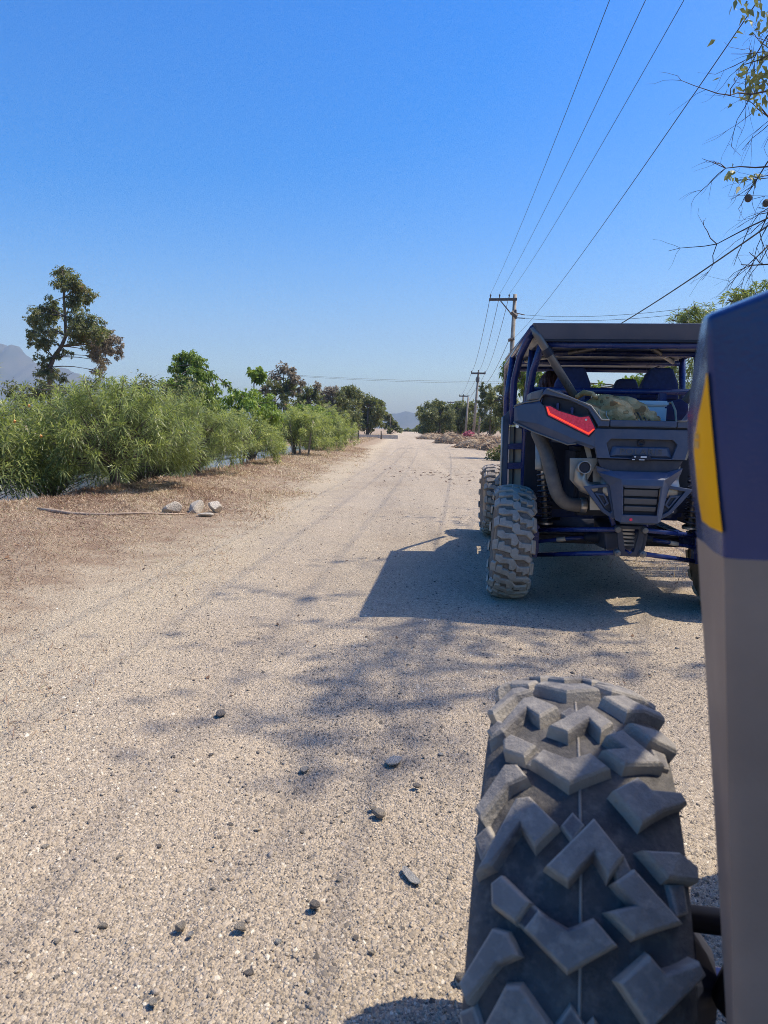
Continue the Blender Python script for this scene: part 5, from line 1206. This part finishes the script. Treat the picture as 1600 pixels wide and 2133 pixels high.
both('bracket', MB().prism([(-.335,1.13),(-.300,1.13),(-.275,1.04),(-.305,1.04)], -.49, -.48), 'exhaust')

# cargo: camouflage bag, cooler, strap
def camo():
    t = NT('camo_cloth'); v = t.obj()
    n = t.noise(v, 9.0, 2, 0.4); c = t.ramp(n, [(0.34, (0.30, 0.17, 0.07)), (0.43, (0.52, 0.33, 0.14)), (0.54, (0.64, 0.43, 0.20)), (0.68, (0.38, 0.24, 0.10))], 'CONSTANT')
    t.bsdf(c, 0.9, 0, t.bump(t.noise(v, 25.0, 5, 0.6), 0.02), 0.15)
camo()
M_U = Matrix.Translation(UTV.location) @ UTV.rotation_euler.to_matrix().to_4x4()
def in_utv(o): o.matrix_world = M_U @ Matrix.Translation(o.location); return o
bag = thing('camouflage_bag', 'lumpy camouflage backpack with loose cords lying in the cargo box of the buggy', 'bag'); bag.location = (-.10, -.26, 1.16); in_utv(bag)
bm = bmesh.new(); bmesh.ops.create_icosphere(bm, subdivisions=5, radius=1)
for q in bm.verts:
    c = q.co.copy(); tpr = 1.0 - 0.42*max(0, c.x) + 0.06*c.x
    s = (abs(c.z)**0.7)*(1 if c.z > 0 else -1)
    q.co = V((c.x*.30, c.y*.20*tpr, (s*.5+.5)*.285*tpr)); nrm = 1 + .05*math.sin(c.x*9+c.z*5)+.04*math.sin(c.x*17+c.y*9)+.03*math.sin(c.z*21+c.x*6)
    q.co = V((q.co.x*nrm, q.co.y*nrm, q.co.z*nrm))
me = bpy.data.meshes.new('sack'); bm.to_mesh(me); bm.free()
for p in me.polygons: p.use_smooth = True
mobj('sack', me, 'camo_cloth', bag)
simple('cord', (0.50, 0.42, 0.30), 0.8, 0, 0.2, 20); simple('cord_dark', (0.10, 0.075, 0.05), 0.8, 0, 0.2, 20)
rr = random.Random(6)
for k in range(9):
    x0 = -.24 + k*.05; p = V((x0, -.15-.02*rr.random(), .215-.012*k)); pts = [p]
    for i in range(5): p = p + V((rr.uniform(-.012, .02), -.014, -.026)); pts.append(p.copy())
    MB().tube(pts, .0042, 5).build('cord', 'cord', bag, smooth=True)
for k in range(6):
    x0 = .02 + k*.042; z0 = .235 - k*.026
    MB().tube([(x0, -.10, z0+.006), (x0+.012, -.15, z0-.02), (x0+.03, -.185, z0-.075)], .006, 5).build('webbing', 'cord_dark', bag, smooth=True)
MB().tube([(-.26,-.02,.27),(-.22,-.06,.30),(-.17,-.08,.29),(-.14,-.10,.26)], [.016,.02,.018,.01], 8).build('grab_handle', 'camo_cloth', bag, smooth=True)
ck = thing('cooler_box', 'white box standing behind the camouflage bag in the buggy', 'cooler'); ck.location = (.12, -.06, 1.16); in_utv(ck)
MB().box((-.14,-.08,0),(.14,.08,.225),.012).build('body', 'white_plastic', ck); MB().box((-.148,-.088,.2255),(.148,.088,.262),.010).build('lid', 'white_plastic', ck)
st = MB().tube([V((.27,-.10,1.40)), V((.29,-.13,1.415)), V((.305,-.17,1.36)), V((.31,-.25,1.17))], .008, 6).build('bag_strap', 'cord', smooth=True)
st.matrix_world = M_U; tag(st, 'tan strap looped at the right end of the white box', 'strap')

# rear passenger, mostly hidden by the seats
def passenger():
    t = NT('skin'); t.bsdf((0.45, 0.27, 0.19), 0.5)
    simple('shirt', (0.05, 0.05, 0.06), 0.85, 0, 0.2, 20); simple('hair', (0.11, 0.035, 0.022), 0.45, 0, 0.5, 70, 0.006, 120)
    p = thing('person', 'passenger with long reddish-brown hair sitting in the rear left seat of the buggy', 'person'); p.location = (-.40, .64, .68); in_utv(p)
    J = dict(pel=(0,0,.10), sp=(0,-.05,.36), ch=(-.02,-.07,.58), nk=(-.03,-.06,.72), hd=(-.035,-.04,.79), top=(-.035,-.03,.93),
             ls=(-.19,-.06,.64), le=(-.25,.10,.42), lw=(-.14,.30,.34), lh=(-.10,.37,.34), rs=(.15,-.06,.64), re=(.21,.10,.42), rw=(.10,.30,.34), rh=(.07,.37,.34),
             lp=(-.10,.02,.08), lk=(-.13,.44,.14), la=(-.13,.52,-.26), lt=(-.13,.68,-.28), rp=(.10,.02,.08), rk=(.13,.44,.14), ra=(.13,.52,-.26), rt=(.13,.68,-.28))
    E_ = [('pel','sp'),('sp','ch'),('ch','nk'),('nk','hd'),('hd','top'),('ch','ls'),('ls','le'),('le','lw'),('lw','lh'),('ch','rs'),('rs','re'),('re','rw'),('rw','rh'),('pel','lp'),('lp','lk'),('lk','la'),('la','lt'),('pel','rp'),('rp','rk'),('rk','ra'),('ra','rt')]
    R_ = dict(pel=.14, sp=.125, ch=.14, nk=.055, hd=.085, top=.075, ls=.06, le=.045, lw=.032, lh=.035, rs=.06, re=.045, rw=.032, rh=.035, lp=.095, lk=.065, la=.045, lt=.035, rp=.095, rk=.065, ra=.045, rt=.035)
    ks = list(J); me = bpy.data.meshes.new('body'); me.from_pydata([J[k] for k in ks], [(ks.index(a), ks.index(b)) for a, b in E_], [])
    o = mobj('body', me, None, p); o.modifiers.new('skin', 'SKIN'); o.modifiers.new('sub', 'SUBSURF').render_levels = 2
    for i, k in enumerate(ks):
        sv = me.skin_vertices[0].data[i]; sv.radius = (R_[k], R_[k]); sv.use_root = (k == 'pel')
    me.materials.append(MATS['shirt'])
    bm = bmesh.new(); bmesh.ops.create_icosphere(bm, subdivisions=4, radius=1)
    for q in bm.verts: q.co = V((-.035+q.co.x*.078, -.03+q.co.y*.095, .865+q.co.z*.115)); 
    m2 = bpy.data.meshes.new('head'); bm.to_mesh(m2); bm.free(); mobj('head', m2, 'skin', p)
    mb = MB(); r0 = random.Random(2)
    for k in range(150):
        a = r0.uniform(math.pi*0.95, math.pi*2.05); e = r0.uniform(.1, 1.4); s = V((-.035+.083*math.cos(a)*math.cos(e), -.03+.10*math.sin(a)*math.cos(e), .87+.12*math.sin(e)))
        dn = V((s.x*1.25-.01, -.15+r0.uniform(-.03, .02), s.z-.22)); en = V((s.x*1.3+r0.uniform(-.05, .03), -.17, .55+r0.uniform(-.06, .08)))
        mb.tube([s, (s+dn)/2+V((0, -.035, .03)), dn, en], [.010, .011, .010, .004], 5)
    mb.build('hair', 'hair', p, smooth=True, normals=False)
passenger()

# ------------------------------------------------------------------ the near buggy, seen from beside its own door
NB = thing('utility_buggy', 'near buggy showing only a big dusty front tyre and a dark yellow-patched door panel', 'buggy', (1.05, 0.2, 0), 0, 'off-road buggies')
def nb(p): p = V(p); return p - NB.location
def panel_mat(name, c, rough, spec=0.5):
    t = NT(name); v = t.obj()
    col = t.ramp(t.noise(v, 9.0, 5), [(0.3, tuple(x*0.85 for x in c)), (0.7, tuple(x*1.12 for x in c))])
    t.bsdf(col, t.math('ADD', t.math('MULTIPLY', t.noise(v, 30, 4), 0.10), rough-0.05), 0, t.bump(t.noise(v, 260.0, 3), 0.0004), spec)
panel_mat('door_sky_tint', (0.016, 0.042, 0.150), 0.17)  # upper door: sky reflection put into the navy base colour
panel_mat('door_ground_tint', (0.30, 0.215, 0.165), 0.45)  # lower part of the same door, ground reflection painted as taupe
panel_mat('yellow_vinyl', (1.0, 0.47, 0.002), 0.6, 0.08)
panel_mat('yellow_print', (0.62, 0.30, 0.004), 0.4)
YR, YS = 0.52, 0.60
rows = [  # photo row, silhouette column, ridge column
 (600, 1490, 1484), (655, 1480.5, 1481.5), (700, 1469, 1482), (760, 1458, 1485), (860, 1446.5, 1493), (945, 1447, 1501), (1060, 1455, 1512), (1112, 1462, 1518), (1165, 1464, 1519), (1300, 1470, 1521), (1480, 1479, 1524), (1760, 1491, 1530), (2133, 1506, 1538), (2600, 1524, 1546)]
sec = []
for yv, xs_, xr_ in rows[1:]:
    R0 = at(xr_, yv, YR); S0 = at(xs_, yv, YS); z = R0.z; S0.z = z
    rx = R0.x
    mid = (R0+S0)/2 + V((-.004, -.004, 0))
    sec.append([V((rx+.55, YR-.03, z)), V((rx+.25, YR-.02, z)), V((rx+.06, YR-.004, z)), V((rx+.008, YR, z)), V((rx-.001, YR+.006, z)), mid, S0, S0+V((.006, .03, 0)), S0+V((.05, .09, 0)), V((rx+.25, YR+.16, z)), V((rx+.55, YR+.16, z))])
# the top edge climbs to the right
for k, p in enumerate(sec[0]): p.z += max(0.0, p.x - sec[0][4].x)*0.42
for k, p in enumerate(sec[1]): p.z += max(0.0, p.x - sec[1][4].x)*0.2
m = len(sec[0]); vs_ = [nb(p) for r in sec for p in r]; fs = []
for i in range(len(sec)-1):
    for k in range(m):
        fs.append((i*m+k, i*m+(k+1) % m, (i+1)*m+(k+1) % m, (i+1)*m+k))
fs += [tuple(range(m-1, -1, -1)), tuple((len(sec)-1)*m+k for k in range(m))]
ks_ = 7; cut = (ks_+1)*m  # one door, split where the painted sky reflection gives way to ground
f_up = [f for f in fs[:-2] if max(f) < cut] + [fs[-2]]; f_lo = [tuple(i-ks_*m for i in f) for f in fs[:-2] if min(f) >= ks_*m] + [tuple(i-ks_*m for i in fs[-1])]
door = MB().add(vs_[:cut], f_up).build('door_panel', 'door_sky_tint', NB, smooth=True)
lower = MB().add(vs_[ks_*m:], f_lo).build('ground_tinted_door', 'door_ground_tint', NB, smooth=True); lower['label'] = 'lower half of the same door panel, ground reflection painted into its colour'
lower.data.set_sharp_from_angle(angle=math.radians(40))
md = door.modifiers.new('edge', 'BEVEL'); md.width = .004; md.segments = 3; md.limit_method = 'ANGLE'; md.angle_limit = math.radians(35)
door.data.set_sharp_from_angle(angle=math.radians(40))
# yellow patch on the outward face: interpolated on the same surface, one millimetre proud
def face_pt(yv, f, lift=.0014):
    ya = [r[0] for r in rows]; xs_ = np.interp(yv, ya, [r[1] for r in rows]); xr_ = np.interp(yv, ya, [r[2] for r in rows])
    R0 = at(xr_, yv, YR); S0 = at(xs_, yv, YS); S0.z = R0.z; R0 = R0 + V((-.001, .006, 0)); mid = (R0+S0)/2 + V((-.004, -.007, 0))
    p = R0.lerp(mid, f*2) if f < .5 else mid.lerp(S0, f*2-1)
    return p + V((-.85, -.5, 0)).normalized()*lift
def patch(name, mat, ylist, f0, f1, parent, lift):
    vs_ = []; fs = []; n = 7
    for i, yv in enumerate(ylist):
        a_, b_ = f0(yv), f1(yv)
        for k in range(n): vs_.append(nb(face_pt(yv, a_+(b_-a_)*k/(n-1), lift)))
    for i in range(len(ylist)-1):
        for k in range(n-1): fs.append((i*n+k, i*n+k+1, (i+1)*n+k+1, (i+1)*n+k))
    return MB().add(vs_, fs).build(name, mat, parent, smooth=True)
pt = patch('yellow_patch', 'yellow_vinyl', [776, 800, 830, 860, 890, 920, 945, 975, 1005, 1035, 1060, 1085, 1112], lambda y_: 0.0, lambda y_: min(0.985, 0.07+(y_-776)/(925-776)*0.9), door, .0014)
patch('print_mark', 'yellow_print', [905, 911, 916], lambda y_: .60, lambda y_: .88, pt, .0022)
patch('print_mark', 'yellow_print', [921, 930, 938], lambda y_: .62, lambda y_: .93, pt, .0022)
# front wheel
AZ = math.radians(14.6); WC = V((1.042*math.sin(AZ), 1.042*math.cos(AZ), .405)) + V((math.cos(AZ), -math.sin(AZ), 0))*-0.004
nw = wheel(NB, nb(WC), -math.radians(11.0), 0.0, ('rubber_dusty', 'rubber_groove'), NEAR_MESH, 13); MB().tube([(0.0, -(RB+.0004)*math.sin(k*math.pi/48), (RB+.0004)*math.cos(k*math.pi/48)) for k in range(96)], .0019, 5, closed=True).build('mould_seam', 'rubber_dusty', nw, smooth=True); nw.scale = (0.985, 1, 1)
fw = V((math.sin(AZ), math.cos(AZ), 0)); ax_ = V((math.cos(AZ), -math.sin(AZ), 0))
def wl(a, f, z): return nb(WC + ax_*a + fw*f + V((0, 0, z-.405)))
MB().tube([wl(.10, .0, .50), wl(.42, -.05, .56), wl(.75, -.08, .60)], .018, 10).build('suspension_arm', 'black_liner', NB, smooth=True)
MB().tube([wl(.10, -.10, .33), wl(.42, -.14, .36), wl(.75, -.16, .38)], .020, 10).build('suspension_arm', 'cage_grey', NB, smooth=True)
MB().tube([wl(.10, -.20, .30), wl(.42, -.24, .34), wl(.75, -.25, .36)], .018, 10).build('suspension_arm', 'cage_paint', NB, smooth=True)
MB().tube([wl(.02, 0, .405), wl(.70, 0, .46)], .015, 10).build('axle', 'cage_paint', NB, smooth=True)
MB().lathe([(.06,-.05),(.085,-.03),(.085,.06),(.05,.09),(0,.09)], wl(.12, 0, .405), ax_, 18).build('hub', 'black_liner', NB)
MB().tube([wl(.24, -.05, .42), wl(.40, -.06, .92)], .042, 12).build('shock', 'black_liner', NB, smooth=True)
# body, roof and cage beyond the picture edge; their shade falls on the tyre
MB().add([nb(p) for p in [(.86, 1.05, .42), (1.55, .95, .42), (1.62, 1.9, .45), (1.25, 2.0, .45), (.90, .95, 1.05), (1.75, .8, 1.08), (1.62, 1.85, .80), (1.25, 1.95, .80)]],
         [(3,2,1,0),(4,5,6,7),(0,1,5,4),(1,2,6,5),(2,3,7,6),(3,0,4,7)]).build('hood', 'body_plastic', NB, bevel=.03)
MB().add([nb(p) for p in [(.42, -1.0, .38), (1.75, -1.2, .38), (1.95, .9, .38), (.72, .55, .38), (.42, -1.0, .46), (1.75, -1.2, .46), (1.95, .9, .46), (.72, .55, .46)]],
         [(3,2,1,0),(4,5,6,7),(0,1,5,4),(1,2,6,5),(2,3,7,6),(3,0,4,7)]).build('floor_pan', 'black_liner', NB)
MB().add([nb(p) for p in [(.50, -1.3, 1.88), (1.70, -1.5, 1.88), (2.0, 1.16, 1.88), (.79, .98, 1.88), (.50, -1.3, 1.93), (1.70, -1.5, 1.93), (2.0, 1.16, 1.93), (.79, .98, 1.93)]],
         [(3,2,1,0),(4,5,6,7),(0,1,5,4),(1,2,6,5),(2,3,7,6),(3,0,4,7)]).build('roof', 'roof_metal', NB, bevel=.01)
for pts in ([(.82, .92, 1.88), (.95, 1.4, 1.45), (1.05, 1.75, .85)], [(1.98, 1.1, 1.88), (1.85, 1.5, 1.45), (1.7, 1.75, .85)], [(.60, -1.25, 1.88), (.62, -1.4, .5)], [(1.68, -1.45, 1.88), (1.7, -1.6, .5)]):
    MB().tube([nb(p) for p in pts], .026, 10).build('cage_tube', 'cage_paint', NB, smooth=True)

# ------------------------------------------------------------------ air
t = NT('haze'); pv = t.n('VolumePrincipled', {'Density': 0.00022, 'Anisotropy': 0.0}); pv.inputs['Color'].default_value = (0.58, 0.76, 1.0, 1)
t.link(pv.outputs[0], t.out.inputs['Volume'])
hzb = MB().box((-3600, -30, -3), (3600, 4300, 560)).build('haze', 'haze'); tag(hzb, 'thin blue daytime haze over the distance', 'haze', kind='stuff')
